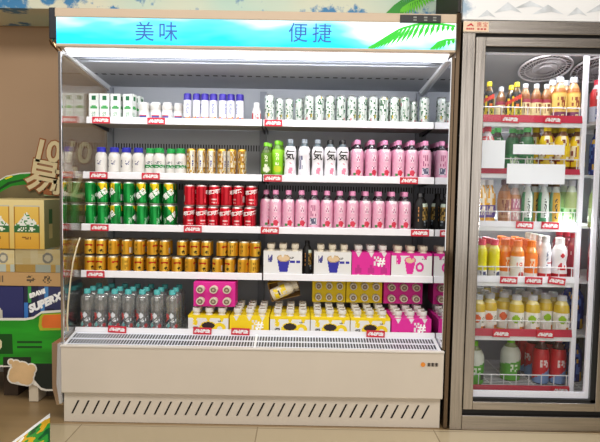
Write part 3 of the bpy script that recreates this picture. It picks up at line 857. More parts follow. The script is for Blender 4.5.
# price tags on the rails
TAGW, TAGH = .094, .034
def tagpaint():
    V, Fs, cs = [], [], []; nx, nz = 30, 9
    for j in range(nz+1):
        for i in range(nx+1): V.append(((i/nx-.5)*TAGW, -.003, (j/nz-.5)*TAGH))
    for j in range(nz):
        for i in range(nx):
            a = j*(nx+1)+i; Fs.append((a, a+1, a+nx+2, a+nx+1))
            if 2 <= i <= 27 and 2 <= j <= 5: c = C('#f2eef0') if hsh(i*.8, j, 4) > .2 else C('#d8606c')
            elif j == 6 and 3 < i < 26 and hsh(i, 8) > .45: c = C('#f2eef0')
            else: c = C('#cc2038')
            cs.append(c)
    return mesh('tag_card', V, Fs, cs)
SPEC['tag'] = dict(name='price_tag', cat='price tag', parts=[('tag_card', tagpaint(), PAPER), ('tag_holder', fromb('tag_holder', bx(-TAGW/2-.001, TAGW/2+.001, -.0028, .001, -TAGH/2-.001, TAGH/2+.001, .0008)), mat('red_tag_holder', '#cc2038', .4))])
TG = [(0, 'top shelf', [101.5, 156.5, 273.5]), (1, 'second shelf', [99, 151, 273, 409]), (2, 'third shelf', [100, 193, 270, 420]), (3, 'fourth shelf', [96])]
for i, nm, xs in TG:
    for j, px in enumerate(xs):
        p = at(px, 120+i*52, YS[i])
        spawn('tag', (p.x, YS[i]-.006, ZS[i]-.002), f'red and white price tag on {nm} rail of open cooler, {ORD[j]} from left', 'price tags of the open cooler')
for j, (px, tilt) in enumerate(((117.5, .06), (202.5, .03), (240.5, .02), (375.5, .03))):
    p = at(px, 333, YD)
    spawn('tag', (p.x, YD-.004, ZD+.0115), f'red and white price tag on bottom deck rail of open cooler, {ORD[j]} from left', 'price tags of the open cooler', euler=(0, tilt, 0))

# ------------------------------------------------------------------ products of the open cooler
def short(d):
    for a, b in (('white waisted drink bottle with dark cap and black character', 'dark-capped white character bottle'), ('drink bottle with pink cap', 'drink bottle'), ('tall white can with green and yellow flower print', 'tall flower print can'),
                 ('clear water bottle with teal cap', 'clear water bottle'), ('short gold energy drink can', 'short gold can')): d = d.replace(a, b)
    return d
def line(kind, pxs, lvl, r, desc, where, group, back=0, pitch=.07, rots=None, yoff=0, zoff=0, scale=None, miss=()):
    ymid = (110, 160, 205, 258, 310)[lvl]
    y = (YS[lvl] if lvl < 4 else YD)+.018+r+yoff
    z = (SURF[lvl] if lvl < 4 else ZDK+.0005)+zoff
    for j, px in enumerate(pxs):
        x = min(max(at(px, ymid, y).x, SX0+r+.0015), SX1-r-.0015)
        rr = rots[j % len(rots)] if rots else random.uniform(-.35, .35)
        lab = f'{desc}, {ORD[j]} from left {where}' if len(pxs) > 1 else f'{desc} {where}'
        spawn(kind, (x, y, z), lab, group, rr, scale=scale)
        for b in range(back):
            if (j, b) in miss: continue
            spawn(kind, (x+random.uniform(-.0006, .0006), y+pitch*(b+1), z), f'{short(desc)} {ORD[b+1]} row back, {ORD[j]} from left {where}', group, random.uniform(-3, 3))
T = 'on top shelf'
line('carton', [95.5, 106, 117], 0, .026, 'white milk carton with green print', T, 'milk cartons', rots=[.0, .03, -.02])
line('carton', [130], 0, .026, 'white milk carton with green print turned slightly, at end of carton row', T, 'milk cartons', rots=[-.22])
line('carton', [137.5], 0, .026, 'white milk carton standing behind the turned carton', T, 'milk cartons', rots=[-.1], yoff=.075)
line('small', [144.5, 149.5, 156, 167.5, 178], 0, .022, 'small white yogurt cup with red and blue print', T, 'small yogurt cups', yoff=.03, scale=(1.2, 1.2, 1.2))
line('blue_top', [187.5, 196.7, 205, 213.5, 222.8, 231, 239.8], 0, .02, 'slim white yogurt bottle with violet cap', T, 'violet-capped yogurt bottles', rots=[.2, 1.4, -1.2, .1, .9, 0, -.8])
line('red_small', [256.5], 0, .0235, 'small white-capped bottle with red and white label, standing alone', T, None, rots=[.2])
FL = [269.5, 309, 319.5, 330, 341, 351.8, 362.3, 373, 383.7, 394.3, 404.8]
line('flower_can', FL, 0, .0265, 'tall white can with green and yellow flower print', T, 'flower print cans', rots=[.4, 1, -.8, .3, 2.1, 1.2, -.1, .9, -1.5, 0, 2.6], back=1, pitch=.06, miss=[(0, 0)])
line('flower_can_short', [279.3, 289, 299.3], 0, .0245, 'shorter white can with flower print between tall ones', T, 'flower print cans', rots=[1, .2, 2.4], yoff=.03)
line('flower_can', [424.3], 0, .0265, 'tall white can with flower print, last before the mirror end panel', T, 'flower print cans', rots=[.7])
line('flower_can_short', [413.2], 0, .0245, 'shorter white flower print can beside the last tall one', T, 'flower print cans', rots=[1.7], yoff=.05)
T = 'on second shelf'
line('milk_blue', [101.5, 114.8, 126.8, 138.2], 1, .0315, 'white yogurt bottle with blue cap', T, 'blue-capped yogurt bottles')
line('milk_green', [149, 159.5, 170, 180.8], 1, .0315, 'white yogurt bottle with green cap and band', T, 'green-capped yogurt bottles')
line('slim_can', [191.3, 201.3, 211.3, 221.8, 232, 242], 1, .0255, 'slim gold and cream can', T, 'slim gold cans', rots=[.5, 0, .1, .9, -.8, 1.4])
line('tea_dark', [266.3], 1, .03, 'darker green tea bottle at start of bottle row', T, None, rots=[0])
line('tea', [277], 1, .033, 'bright lime green tea bottle with lime cap', T, 'lime tea bottles', rots=[0])
line('tea', [280], 1, .033, 'lime green tea bottle half hidden behind the bright one', T, 'lime tea bottles', yoff=.07, rots=[.5])
line('tea_dark', [269.5], 1, .03, 'dark green tea bottle behind the front dark one', T, None, yoff=.07, rots=[.5])
line('ki', [290.3, 304.3, 317.6], 1, .032, 'white waisted drink bottle with clear cap and black character', T, 'white character bottles', rots=[0, 1.7, .05])
line('ki_dark', [330.3, 342.5], 1, .032, 'white waisted drink bottle with dark cap and black character', T, 'white character bottles', rots=[.2, .1], back=1)
line('pink', [357.3, 371.4, 384.7, 398.3, 411.5, 425], 1, .0335, 'pink drink bottle with pink cap', T, 'pink bottles on the second shelf', rots=[0, .3, .15, .1, -.1, 3.1], back=3, pitch=.072)
T = 'on third shelf'
GX, GU = [90.6, 103.3, 116.3, 129.4, 142.4, 155.4, 169.4], [90.4, 103, 116.4, 129.2, 142, 155, 169]
line('green_can', GX, 2, .0315, 'green soda can in lower layer', T, 'green soda cans', rots=[2.6, 2.3, -.8, 1.9, 2.4, 2.2, .9], back=1, pitch=.065)
line('green_can', GU, 2, .0315, 'green soda can in upper layer', T, 'green soda cans', rots=[2.2, .25, -.8, 2.2, .1, .15, .2], zoff=.1205, back=1, pitch=.065)
RX, RU = [189.5, 198, 210.6, 223.4, 236.4, 249.6], [190, 201.6, 214.4, 226.6, 238.8, 251.2]
line('red_can', [184.5+4.3, 201.3, 213.2, 225.4, 237.4, 249.6], 2, .031, 'red soda can in lower layer', T, 'red soda cans', rots=[.5, .5, -.1, .1, 0, -.2], back=1, pitch=.065)
line('red_can', RU, 2, .031, 'red soda can in upper layer', T, 'red soda cans', rots=[2.6, 2.2, .1, 2.0, -.9, .1], zoff=.1155, back=1, pitch=.065)
line('pink', [275.7, 288.4, 301.5, 314.4, 327, 339.6, 352.5, 365.4, 378.6, 391.8, 404.8], 2, .0335, 'pink drink bottle with pink cap', T, 'pink bottles on the third shelf', rots=[0, .2, .1, 3.0, 0, .1, -.1, .1, .05, .2, 0], back=1, pitch=.075, miss=[(0, 0)])
line('pink', [266.3], 2, .0335, 'shaded pink drink bottle set back at start of row', T, 'pink bottles on the third shelf', rots=[.6], yoff=.05)
line('black', [419.8], 2, .0345, 'black drink bottle with gold print beside pink bottles', T, 'black bottles', rots=[0])
line('black', [421.5], 2, .0345, 'black drink bottle behind the front black one', T, 'black bottles', rots=[.3], yoff=.08)
T = 'on fourth shelf'
gx = [88.8, 100.9, 113.1, 126.1, 138.8, 151.8, 164.6, 177, 190.2, 203.4, 217.6, 230, 243, 253.8]
gu = [89.1, 101.6, 114, 127.2, 139.7, 152.4, 165, 182.2, 194.8, 206.4, 221.5, 232.7, 244.2, 254.9]
line('gold_can', gx, 3, .0288, 'short gold energy drink can in lower layer', T, 'gold energy drink cans', rots=[.5, -.1, .8, 2.4, .1, .4, .2, .3, 1.5, 0, -1.0, -.6, 1.6, 2.3], back=1, pitch=.06)
line('gold_can', gu, 3, .0288, 'short gold energy drink can in upper layer', T, 'gold energy drink cans', rots=[.1, 0, 1.7, -1.2, 1.6, 1.0, -.9, .1, 0, -.1, .9, 2.0, 1.7, .6], zoff=.0905, back=1, pitch=.06)
line('black', [307], 3, .0345, 'dark bottle between the two white packs with blue cups', T, None, rots=[0], yoff=.04, scale=(.82, .82, .9))
PACKW = .2
def packat(kind, px0, px1, lvl, lab, grp, yoff=0, z=None, euler=None, back=0, zadd=0):
    y = (YS[lvl] if lvl < 4 else YD)+.018+yoff
    x = at((px0+px1)/2, (0, 0, 0, 262, 322)[lvl], y).x
    w = at(px1, 300, y).x-at(px0, 300, y).x
    zz = (SURF[3] if lvl == 3 else ZDK+.0005)+zadd
    s = (w/PACKW-.004)
    r = spawn(kind, (x, y, zz), lab, grp, euler=euler, scale=(s, 1, 1))
    return r
G4 = 'six-packs on the fourth shelf'
packat('pack_blue', 263.5, 302, 3, 'white six-pack with blue cup picture beside gold cans on fourth shelf', G4)
packat('pack_blue', 314, 351.3, 3, 'white six-pack with blue cup picture beside the magenta six-pack on fourth shelf', G4)
packat('pack_hashpink', 352, 390.5, 3, 'magenta six-pack with white hash sign on fourth shelf', G4)
packat('pack_pink', 391.5, 432, 3, 'white six-pack with pink cup picture by mirror end on fourth shelf', G4)
T = 'on bottom deck'
line('water', [87.5, 101, 115, 128.4, 142.5, 157.2, 172.5], 4, .0355, 'clear water bottle with teal cap', T, 'water bottles', rots=[0, .1, .05, 0, .1, -.1, .1], back=2, pitch=.085)
G5 = 'six-packs on the bottom deck'
packs5 = [('pack_yellow', 188, 228.5, 'white and yellow six-pack under the pink lying pack, next to water bottles'),
          ('pack_hashyellow', 229.5, 269, 'bright yellow six-pack with white hash sign on bottom deck'),
          ('pack_yellow', 270, 310, 'white and yellow six-pack just after the yellow hash pack on bottom deck'),
          ('pack_yellow', 310.5, 350, 'white and yellow six-pack in middle of three alike on bottom deck'),
          ('pack_yellow', 350.5, 390.5, 'white and yellow six-pack touching the magenta pack on bottom deck'),
          ('pack_hashpink', 391.5, 431.5, 'magenta six-pack with white hash sign by mirror end on bottom deck')]
for k, a0, a1, lb in packs5: packat(k, a0, a1, 4, lb, G5)
for k, a0, a1, lb in packs5[1:]:
    y2 = .142
    x0 = 300+(a0-300)*.952; x1 = 300+(a1-300)*.952
    packat(k, x0, x1, 4, 'second-row six-pack behind the '+lb.replace(' on bottom deck', '')[:60].rsplit(' ', 1)[0], G5, yoff=y2)
L90 = (R(90), 0, 0)
def lying(kind, px0, px1, lab, yf, zadd):
    x = at((px0+px1)/2, 295, yf).x; w = at(px1, 295, yf).x-at(px0, 295, yf).x
    spawn(kind, (x, yf+.175, ZDK+zadd), lab, 'six-packs on the bottom deck', euler=L90, scale=(w/PACKW, 1, 1))
lying('pack_pink', 192, 234, 'pink six-pack lying with bottle caps outward on top of yellow pack', YD+.005, .1745)
lying('pack_yellow', 312.5, 346, 'yellow six-pack lying caps outward on back packs, next to the tilted opened pack', .32, .1745)
lying('pack_yellow', 347, 383, 'yellow six-pack lying caps outward on back packs, next to the pink lying pack', .32, .1745)
lying('pack_pink', 385, 424, 'pink six-pack lying caps outward on back packs by mirror end', .31, .1745)
# tilted opened pack with loose bottle
tp = thing('opened_six_pack', 'opened kraft and yellow six-pack sleeve tilted among yellow packs on bottom deck', 'six-pack', (at(286, 294, .33).x, .33, ZDK+.196))
tp.scale = (.95, 1, .84)
tp.rotation_euler = (0, R(-14), 0)
KR = mat('kraft_card', '#a5814e', .7); YC = mat('yellow_card', '#dcb41c', .6)
sl = obj('sleeve', join(bx(-.085, .085, 0, .13, .0, .004), bx(-.085, -.081, 0, .13, .004, .12), bx(-.085, .085, .126, .13, .004, .12), bx(.03, .085, .06, .13, .116, .12)), KR, tp)
obj('yellow_flap', join(bx(-.085, .05, 0, .05, .12, .123)), YC, tp)
bt = lathe('bottle', PB, 20); cp = cap_mesh(.0185, .149, .172)
for dx, dy, dzz in ((.045, .03, .01), (.05, .03, .07)):
    b2 = bt.copy(); c2 = cp.copy()
    for q in (b2, c2): q.transform(Matrix.Translation((dx-.085, dy+.06, dzz+.012)) @ Matrix.Rotation(R(88), 4, 'Y') @ Matrix.Scale(.7, 4))
    o = obj('bottle', b2, CREAM, tp); obj('cap', c2, capcream, o)
lb = thing('loose_bottle', 'cream bottle with yellow label lying slanted in the opened six-pack', 'bottle', (at(271.5, 304, .29).x, .292, ZDK+.222))
lb.rotation_euler = (0, R(66), 0); lb.scale = (1.2, 1, .95)
obj('bottle_body', lathe('bottle_body', [(r*.95, z*.95) for r, z in PB], 24), CREAM, lb)
obj('cap', cap_mesh(.0178, .142, .162), capcream, lb)
obj('label', lathe('label', [(.0282, .02+i*.008) for i in range(10)], 30, lambda d, v: C('#f0d41c') if (v > .55 or (v < .3 and abs(d) < 1)) and hsh(d*4+9, v*7) > .3 else (C('#3a2a22') if .35 < v < .5 and abs(d) < .5 else C('#e2dac6')), (False, False)), PRINT, lb)


# ------------------------------------------------------------------ GLASS-DOOR FRIDGE
fz = thing('glass_door_fridge', 'tall stainless steel glass-door fridge with drinks beside the open cooler', 'fridge', (0, 0, 0))
fx0, fx1, fx2 = at(453.5, 310, 0).x, at(466, 310, 0).x, at(475.5, 310, 0).x
FXR = 1.78                                # right end, outside the picture
zt_a, zt_b = at(500, 20.5, 0).z, at(500, 33.5, 0).z
zd_a, zd_b = at(500, 37, -.01).z, at(500, 46.5, -.01).z
zb_a, zb_b = at(500, 402, -.01).z, at(500, 410, -.01).z
zk_a = at(500, 416, 0).z
fx0 = max(fx0, XR+.026)
obj('frame_post', bx(fx0, fx1-.001, 0, .06, .0, zt_b+.001, .003), STEEL, fz)
obj('frame_rail', bx(fx0, FXR, 0, .06, zt_b, zt_a, .003), STEELH, fz)
obj('frame_rail', bx(fx1, FXR-.061, 0, .06, .0, zk_a, .003), STEELH, fz)
obj('frame_post', bx(FXR-.06, FXR, 0, .06, zk_a, zt_b, .003), STEEL, fz)
obj('frame_gap', bx(fx1-.001, FXR-.06, .03, .06, zd_a, zt_b, 0), BLACK, fz)
obj('frame_gap', bx(fx1-.001, FXR-.06, .03, .06, zk_a, zb_b, 0), BLACK, fz)
dx1 = at(596.5, 300, -.01).x                # inner edge of the far stile
dr = obj('door', bx(fx1, fx2, -.012, .04, zb_b, zd_a, .003), STEEL, fz)
obj('door_rail', bx(fx2, dx1+.02, -.012, .04, zd_b, zd_a, .003), STEELH, dr)
obj('door_rail', bx(fx2, dx1+.02, -.012, .04, zb_b, zb_a, .003), STEELH, dr)
obj('door_stile', bx(dx1+.02, FXR-.062, -.012, .04, zb_b, zd_a, .003), STEEL, dr)
g = .02
obj('gasket', join(bx(fx2, dx1+.02, .0, .035, zd_b-g, zd_b), bx(fx2, dx1+.02, .0, .035, zb_a, zb_a+g*.7), bx(dx1, dx1+.02, .0, .035, zb_a, zd_b), bx(fx2, fx2+.003, 0, .035, zb_a, zd_b)), RUBBER, dr)
wz0, wz1 = zb_a+g*.7, zd_b-g
obj('inner_frame', join(bx(fx2, dx1, .02, .035, wz0, wz0+.03), bx(dx1-.022, dx1, .02, .035, wz0+.03, wz1), bx(fx2, dx1-.022, .02, .035, wz1-.008, wz1)), mat('white_door_liner', '#f2f0fa', .35, emit=.12), dr)  # slight glow put into the white liner, which is no lamp
obj('glass_pane', bx(fx2+.001, dx1-.001, .008, .012, zb_a+.001, zd_b-.001), glassmat('door_glass', (.97, .98, .98), -.01, .02), dr)
# cabinet body
IX0, IX1, IY = fx0+.03, FXR-.03, .66
LIN = mat('grey_fridge_liner', '#9a9ca4', .45)
obj('cabinet_body', join(bx(fx0+.002, fx0+.03, .06, .74, .02, 2.02), bx(FXR-.03, FXR, .06, .74, .02, 2.02), bx(fx0+.03, FXR-.03, IY, .74, .02, 2.02), bx(fx0+.03, FXR-.03, .06, IY, 1.99, 2.02), bx(fx0+.03, FXR-.03, .06, IY, .02, .06)), LIN, fz)
# sloping evaporator cover with fans
ea, eb = (.07, 1.985), (.60, 1.80)
ev = obj('evaporator_cover', prism_x([ea, eb, (IY-.001, eb[1]-.01), (IY-.001, 1.985)], IX0+.002, IX1-.002), mat('evaporator_grey', '#8c8a8a', .5), fz)
sl_ = (eb[1]-ea[1])/(eb[0]-ea[0])
def fan(px, py):
    # centre on the sloping cover
    d = ray(px, py); t = (ea[1]+sl_*(-D-ea[0])-CH)/(d.z-sl_*d.y); p = POS+d*t
    ang = math.atan(sl_)
    f = bmesh.new()
    r = .135
    for rr in (r, r*.78, r*.5):
        tube([(rr*math.cos(a*math.pi/16), rr*math.sin(a*math.pi/16), -.012) for a in range(33)], .0035 if rr < r else .006, f, 6)
    for k in range(36):
        a = k*math.pi/18; tube([(.03*math.cos(a), .03*math.sin(a), -.012), (r*.55*math.cos(a+.12), r*.55*math.sin(a+.12), -.012), (r*math.cos(a+.5), r*math.sin(a+.5), -.010)], .0026, f, 5)
    bmesh.ops.create_cone(f, cap_ends=True, segments=20, radius1=.035, radius2=.035, depth=.012, matrix=Matrix.Translation((0, 0, -.013)))
    o = obj('fan_grille', f, mat('pale_fan_guard', '#c9c2c4', .35), fz)
    o.matrix_local = Matrix.Translation(p+Vector((0, -.002, -.004))) @ Matrix.Rotation(ang, 4, 'X')
    h = bmesh.new(); bmesh.ops.create_cone(h, cap_ends=True, segments=32, radius1=r*.98, radius2=r*.98, depth=.004, matrix=Matrix.Translation((0, 0, -.001)))
    obj('fan_opening', h, mat('fan_dark', '#3c3838', .6), o)
fan(545, 66); fan(598, 67)
fb = bmesh.new()
for i in range(3):
    p = at(487+i*3.4, 77.5-i*.8, .5)
    bx(p.x-.007, p.x+.007, .30, .315, p.z-.009, p.z+.009, 0, fb)
# white uprights and shelves
FY = .12
pxr = at(577, 230, FY).x
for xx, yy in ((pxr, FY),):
    up_ = obj('shelf_upright', bx(xx, xx+.024, yy, yy+.02, .09, 1.98, .003), mat('white_upright', '#f4f2fa', .35, emit=.1), fz)  # white of the upright lifted by a slight glow in its material
LIPS = [(115.0, 122.5, 'red'), (168.5, 174, 'red'), (221.5, 227, 'white'), (276.5, 282.5, 'white'), (329.5, 336.5, 'red'), (386, 391.5, 'red')]
FS = []
REDRAIL = mat('red_price_rail', '#b5243f', .3)
for i, (ya, yb, c) in enumerate(LIPS):
    za, zb2 = at(528, ya, FY).z, at(528, yb, FY).z
    zs = zb2-.002 if i < 5 else zb2+.004
    b = bmesh.new()
    nb = 22
    for k in range(nb):
        y = FY+.016+k*(IY-.03-FY-.016)/(nb-1)
        tube([(IX0+.004, y, zs), (IX1-.004, y, zs)], .0022, b, 5)
    for k in range(9):
        x = IX0+.01+k*(IX1-IX0-.02)/8
        tube([(x, FY+.012, zs-.004), (x, IY-.02, zs-.004)], .003, b, 5)
    sh = obj('wire_shelf', b, WIRE, fz)
    obj('price_rail', prism_x([(FY-.004, zb2), (FY+.01, zb2), (FY+.01, za), (FY+.004, za)], IX0+.004, pxr), REDRAIL if c == 'red' else LIP, sh)
    # a low white front edge and wire guard
    obj('shelf_edge', bx(IX0+.004, pxr, FY+.0, FY+.012, zb2-.022, zb2-.001), WHITE, sh)
    b = bmesh.new(); zg0 = zs+.004
    gh = .075
    tube([(IX0+.006, FY+.014, zg0+gh), (pxr-.002, FY+.014, zg0+gh)], .003, b, 5)
    for k in range(10):
        x = IX0+.02+k*(pxr-IX0-.03)/9
        tube([(x, FY+.014, zg0), (x, FY+.014, zg0+gh)], .0024, b, 5)
    obj('wire_guard', b, WIRE, sh)
    FS.append(zs+.0025)
# logo sticker on the top rail
la, lb_ = at(463.5, 21.5, -.001), at(488.5, 31.8, -.001)
st = thing('logo_sticker', 'small cream sticker with red emblem and characters on fridge top rail', 'sticker', ((la.x+lb_.x)/2, -.0015, (la.z+lb_.z)/2))
w, h = lb_.x-la.x, la.z-lb_.z
obj('sticker_sheet', bx(-w/2, w/2, -.0006, .001, -h/2, h/2), mat('cream_sticker', '#e8d0b4', .5), st)
RP = mat('red_print', '#c4202a', .5)
obj('emblem', prism_y([(-w*.38, .001), (-w*.2, h*.36), (-w*.08, .001), (-w*.14, .001), (-w*.2, h*.14), (-w*.3, .001)], -.0014, -.0006), RP, st)
obj('lettering', flat_text('lettering', '惠宝', .026, w*.24, -.001, h*.16, spacing=1.2), RP, st)
b = bmesh.new()
for k in range(4): bx(-w*.38+k*w*.08, -w*.32+k*w*.08, -.0012, -.0005, -h*.32, -h*.14, 0, b)
for k in range(3): bx(w*.05+k*w*.13, w*.14+k*w*.13, -.0012, -.0005, -h*.32, -h*.16, 0, b)
obj('small_print', b, RP, st)
# white canopy panel above the fridge
cp_ = thing('fridge_canopy', 'white header panel with pale blue mountain print above glass-door fridge', 'header panel', (0, 0, 0))
cpx = at(463, 10, -.0).x
obj('header_panel', bx(cpx, FXR, -.0, .058, zt_a+.002, zt_a+.45, .002), mural_material('mountain_print', '#dadcdf', '#9db6cc', '#eef0f2', 3.2), cp_)
b = bmesh.new()
for px, py, ww, hh in ((487, 14, 9, 7), (548, 10, 16, 9), (577, 12, 10, 8), (508, 8, 14, 10), (530, 5, 16, 7), (600, 9, 14, 8)):
    p0, p1, p2 = at(px-ww, py+hh*.5, -.0012), at(px, py-hh*.6, -.0012), at(px+ww, py+hh*.5, -.0012); pm = at(px+ww*.2, py+hh*.2, -.0012)
    b.faces.new([b.verts.new((q.x, -.0012, q.z)) for q in (p0, p1, pm)]); b.faces.new([b.verts.new((q.x, -.0014, q.z)) for q in (p1, p2, pm)])
obj('mountain_shapes', b, mat('pale_blue_print', '#d0d6dc', .5, noise=.25, scale=15), cp_)
obj('dark_gap_fill', bx(XR+.01, cpx-.001, .03, .5, 2.06, 2.5), mat('shadow_gap', '#241f1c', .6), cp_)  # dark filler put in for the shade in the gap beside the panel
# white panels behind the glass, with a faint glow put into their colour
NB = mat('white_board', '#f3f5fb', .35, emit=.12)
for (xa, ya, xb, yb), lab in (((481, 140.5, 505.5, 168), 'blank white panel hanging before red-capped bottle on second fridge shelf'),
                              ((513, 145, 565, 154), 'narrow blank white panel hung across tea bottles on second fridge shelf'),
                              ((506.5, 164.5, 565.5, 183.5), 'wide blank white panel along front of second fridge shelf rail')):
    p, q = at(xa, yb, FY-.03), at(xb, ya, FY-.03)
    t = thing('white_panel', lab, 'card', ((p.x+q.x)/2, FY-.03, p.z), 'blank white panels in the fridge')
    obj('panel_sheet', bx(-(q.x-p.x)/2, (q.x-p.x)/2, 0, .003, 0, q.z-p.z, .001), NB, t)
    obj('hanger', join(*[tube([(x, .004, q.z-p.z-.01), (x, .012, q.z-p.z+.012), (x, .05, q.z-p.z+.012)], .002) for x in (-(q.x-p.x)*.3, (q.x-p.x)*.3)]), WIRE, t)
# tags of the fridge
FT = [(0, [510.5, 553]), (2, [525, 550.5]), (3, [509, 534, 557]), (4, [501.5, 545.5]), (5, [561])]
nmf = ['first', 'second', 'third', 'fourth', 'fifth', 'bottom']
for i, xs in FT:
    for j, px in enumerate(xs):
        ym = (LIPS[i][0]+LIPS[i][1])/2+.3
        p = at(px, ym, FY-.01)
        spawn('tag', (p.x, FY-.0055, at(528, ym, FY).z-.003), f'red and white price tag on {nmf[i]} fridge shelf rail, {ORD[j]} from left' if len(xs) > 1 else f'red and white price tag on {nmf[i]} fridge shelf rail', 'price tags of the fridge',
              euler=(0, .12 if (i, j) == (3, 2) else .03, 0), scale=(.93, 1, 1))

# fridge drinks
def simple_label(*bands):                # bands of (v0, v1, colour, mark colour)
    def f(d, v):
        for v0, v1, c, mk in bands:
            if v0 <= v < v1:
                if mk and abs(d) < .8 and glyph(d, v, -.6, v0+(v1-v0)*.15, 1.2, (v1-v0)*.7, 3, len(bands)+int(v0*10)): return C(mk)
                return C(c)
        return C(bands[-1][2])
    return f
def p_energy(d, v):
    if abs(v-.78-d*.08) < .07: return C('#e03a24')
    if abs(abs(d)-.95) < .2 and v < .85: return C('#f0d020')
    if ((d)/.35)**2+((v-.5)/.09)**2 < 1: return C('#e87820')
    if v < .42 and hsh(d*5+9, v*16) > .45: return C('#d8cc30')
    if glyph(d, v, -.5, .12, 1, .25, 2, 3): return C('#b8c828')
    return C('#15120c')
CLR = C
bottle_kind('f_energy', 'yellow_cap_drink_bottle', 'bottle', pet(.78, .78), WET, (.0135, .145, .164), yellowcap, (.008, .125), p_energy, bpaint=two_tone('', '#2a1a0a', '#6a4a18', .8))
bottle_kind('f_brown', 'brown_tea_bottle', 'bottle', pet(.8, .78), WET, (.0138, .145, .163), greycap, (.02, .1), simple_label((0, .2, '#b08a4a', None), (.2, .85, '#e3d2a0', '#7a3a20'), (.85, 1.1, '#a03048', None)), bpaint=two_tone('', '#8a5230', '#a07850', .8))
bottle_kind('f_brown_big', 'brown_tea_bottle', 'bottle', pet(1.02, .9), WET, (.019, .166, .188), greycap, (.01, .125), simple_label((0, .3, '#7a3a60', '#e8d8a0'), (.3, .95, '#e9c870', '#9a4a28'), (.95, 1.1, '#d8a040', None)), bpaint=two_tone('', '#b06a34', '#c89a6a', .82))
bottle_kind('f_red_top', 'red_cap_drink_bottle', 'bottle', pet(.95, .85), WET, (.017, .158, .178), redcap, (.01, .14), simple_label((0, .45, '#d0d6e8', '#3858a8'), (.45, 1.1, '#d8383e', '#f4ecec')), bpaint=two_tone('', '#d8d0d4', '#e4dce0', .8))
bottle_kind('f_green_top', 'green_cap_drink_bottle', 'bottle', pet(.95, .85), WET, (.017, .158, .175), mat('mint_cap_plastic', '#58d268', .4), (.01, .14), simple_label((0, .5, '#14803c', '#dff0d0'), (.5, 1.1, '#246a3a', None)), bpaint=two_tone('', '#3a2a1c', '#54483c', .8))
bottle_kind('f_lemon', 'lemon_tea_bottle', 'bottle', pet(1.02, .88), WET, (.0175, .163, .182), yellowcap, (.03, .145), lambda d, v: C('#f0cf22') if hsh((d+9)*2.6, v*6, 2) > .45 else (C('#8a3a24') if hsh(d*3+20, v*8) > .4 else C('#f4ead0')), bpaint=two_tone('', '#7a3a20', '#8a6044', .8))
bottle_kind('f_orange', 'orange_juice_bottle', 'bottle', pet(.95, .8), WET, (.018, .148, .168), whitecap, (.03, .075), simple_label((0, 1.1, '#5a3a98', '#f0e0d0')), bpaint=lambda d, v: C('#f0b028') if abs(d) < 1.2 and hsh(d*3+11, v*9) > .25 else C('#f6ead2'))
bottle_kind('f_amber', 'amber_drink_bottle', 'bottle', pet(1, .8), WET, (.019, .15, .17), mat('maroon_cap', '#4c2a34', .4), (.03, .1), simple_label((0, 1.1, '#b08058', '#7a3a24')), bpaint=two_tone('', '#a4683a', '#7a5a48', .85))
bottle_kind('f_rose', 'rose_drink_bottle', 'bottle', pet(.95, .75), WET, (.018, .14, .16), greycap, (.02, .1), simple_label((0, .5, '#d8a0a8', '#f4ece8'), (.5, 1.1, '#c87a9a', '#f4e4ea')), bpaint=two_tone('', '#d89a70', '#d8c0b8', .8))
bottle_kind('f_silver', 'herbal_tea_bottle', 'bottle', pet(.8, .78), WET, (.018, .146, .165), greycap, (.01, .125), lambda d, v: C('#2c3430') if abs(d+.1) < .22 and glyph(d, v, -.32, .15, .44, .7, 4, 4, True) else (C('#4a9a6a') if v < .2 or abs(d) > .8 else C('#d0d8d2')), bpaint=two_tone('', '#9ac0a8', '#d4dcd8', .8))
bottle_kind('f_gold_tea', 'golden_tea_bottle', 'bottle', pet(.8, .78), WET, (.018, .146, .165), mat('brown_cap', '#5a4028', .4), (.01, .125), lambda d, v: C('#2c3430') if abs(d+.05) < .22 and glyph(d, v, -.28, .15, .44, .7, 4, 6, True) else (C('#d8a83a') if abs(d) < .65 else C('#8ab8a0')), bpaint=two_tone('', '#b8842c', '#d4dcd8', .8))
bottle_kind('f_pale', 'pale_green_tea_bottle', 'bottle', pet(.98, .8), WET, (.018, .15, .17), greycap, (.02, .07), simple_label((0, 1.1, '#c8dcb0', '#5a9a50')), bpaint=two_tone('', '#b4c486', '#ccd6c4', .85))
bottle_kind('f_yellow', 'yellow_drink_bottle', 'bottle', [(.024, 0), (.027, .005), (.027, .04), (.024, .07), (.0265, .1), (.024, .118), (.017, .13), (.016, .136)], WET, (.0195, .134, .156), redcap, (.006, .04), simple_label((0, 1.1, '#e8e4e0', '#444a6a')), bpaint=two_tone('', '#eae02c', '#efe870', .9))
bottle_kind('f_white_orange', 'orange_juice_bottle', 'bottle', [(.028, 0), (.031, .005), (.031, .09), (.029, .112), (.019, .128), (.018, .133)], WET, (.021, .131, .154), orangecap, (.004, .112), lambda d, v: C('#f08a2a') if v > .82 else (C('#c8383c') if ((d-.3)/.5)**2+((v-.15)/.14)**2 < 1 else (C('#e86a4a') if glyph(d, v, -.4, .5, .9, .12, 4, 2) else C('#f6f2ec'))), bpaint=two_tone('', '#f2e8dc', '#f09a3a', .8))
bottle_kind('f_all_orange', 'orange_juice_bottle', 'bottle', [(.028, 0), (.03, .005), (.03, .09), (.028, .112), (.019, .128), (.018, .133)], WET, (.021, .131, .154), orangecap, (.004, .105), lambda d, v: C('#f2ece4') if .1 < v < .28 else (C('#f6d8b8') if glyph(d, v, -.4, .45, .8, .35, 3, 7) else C('#ee7c26')), bpaint=two_tone('', '#ee8428', '#f09a3a', .8))
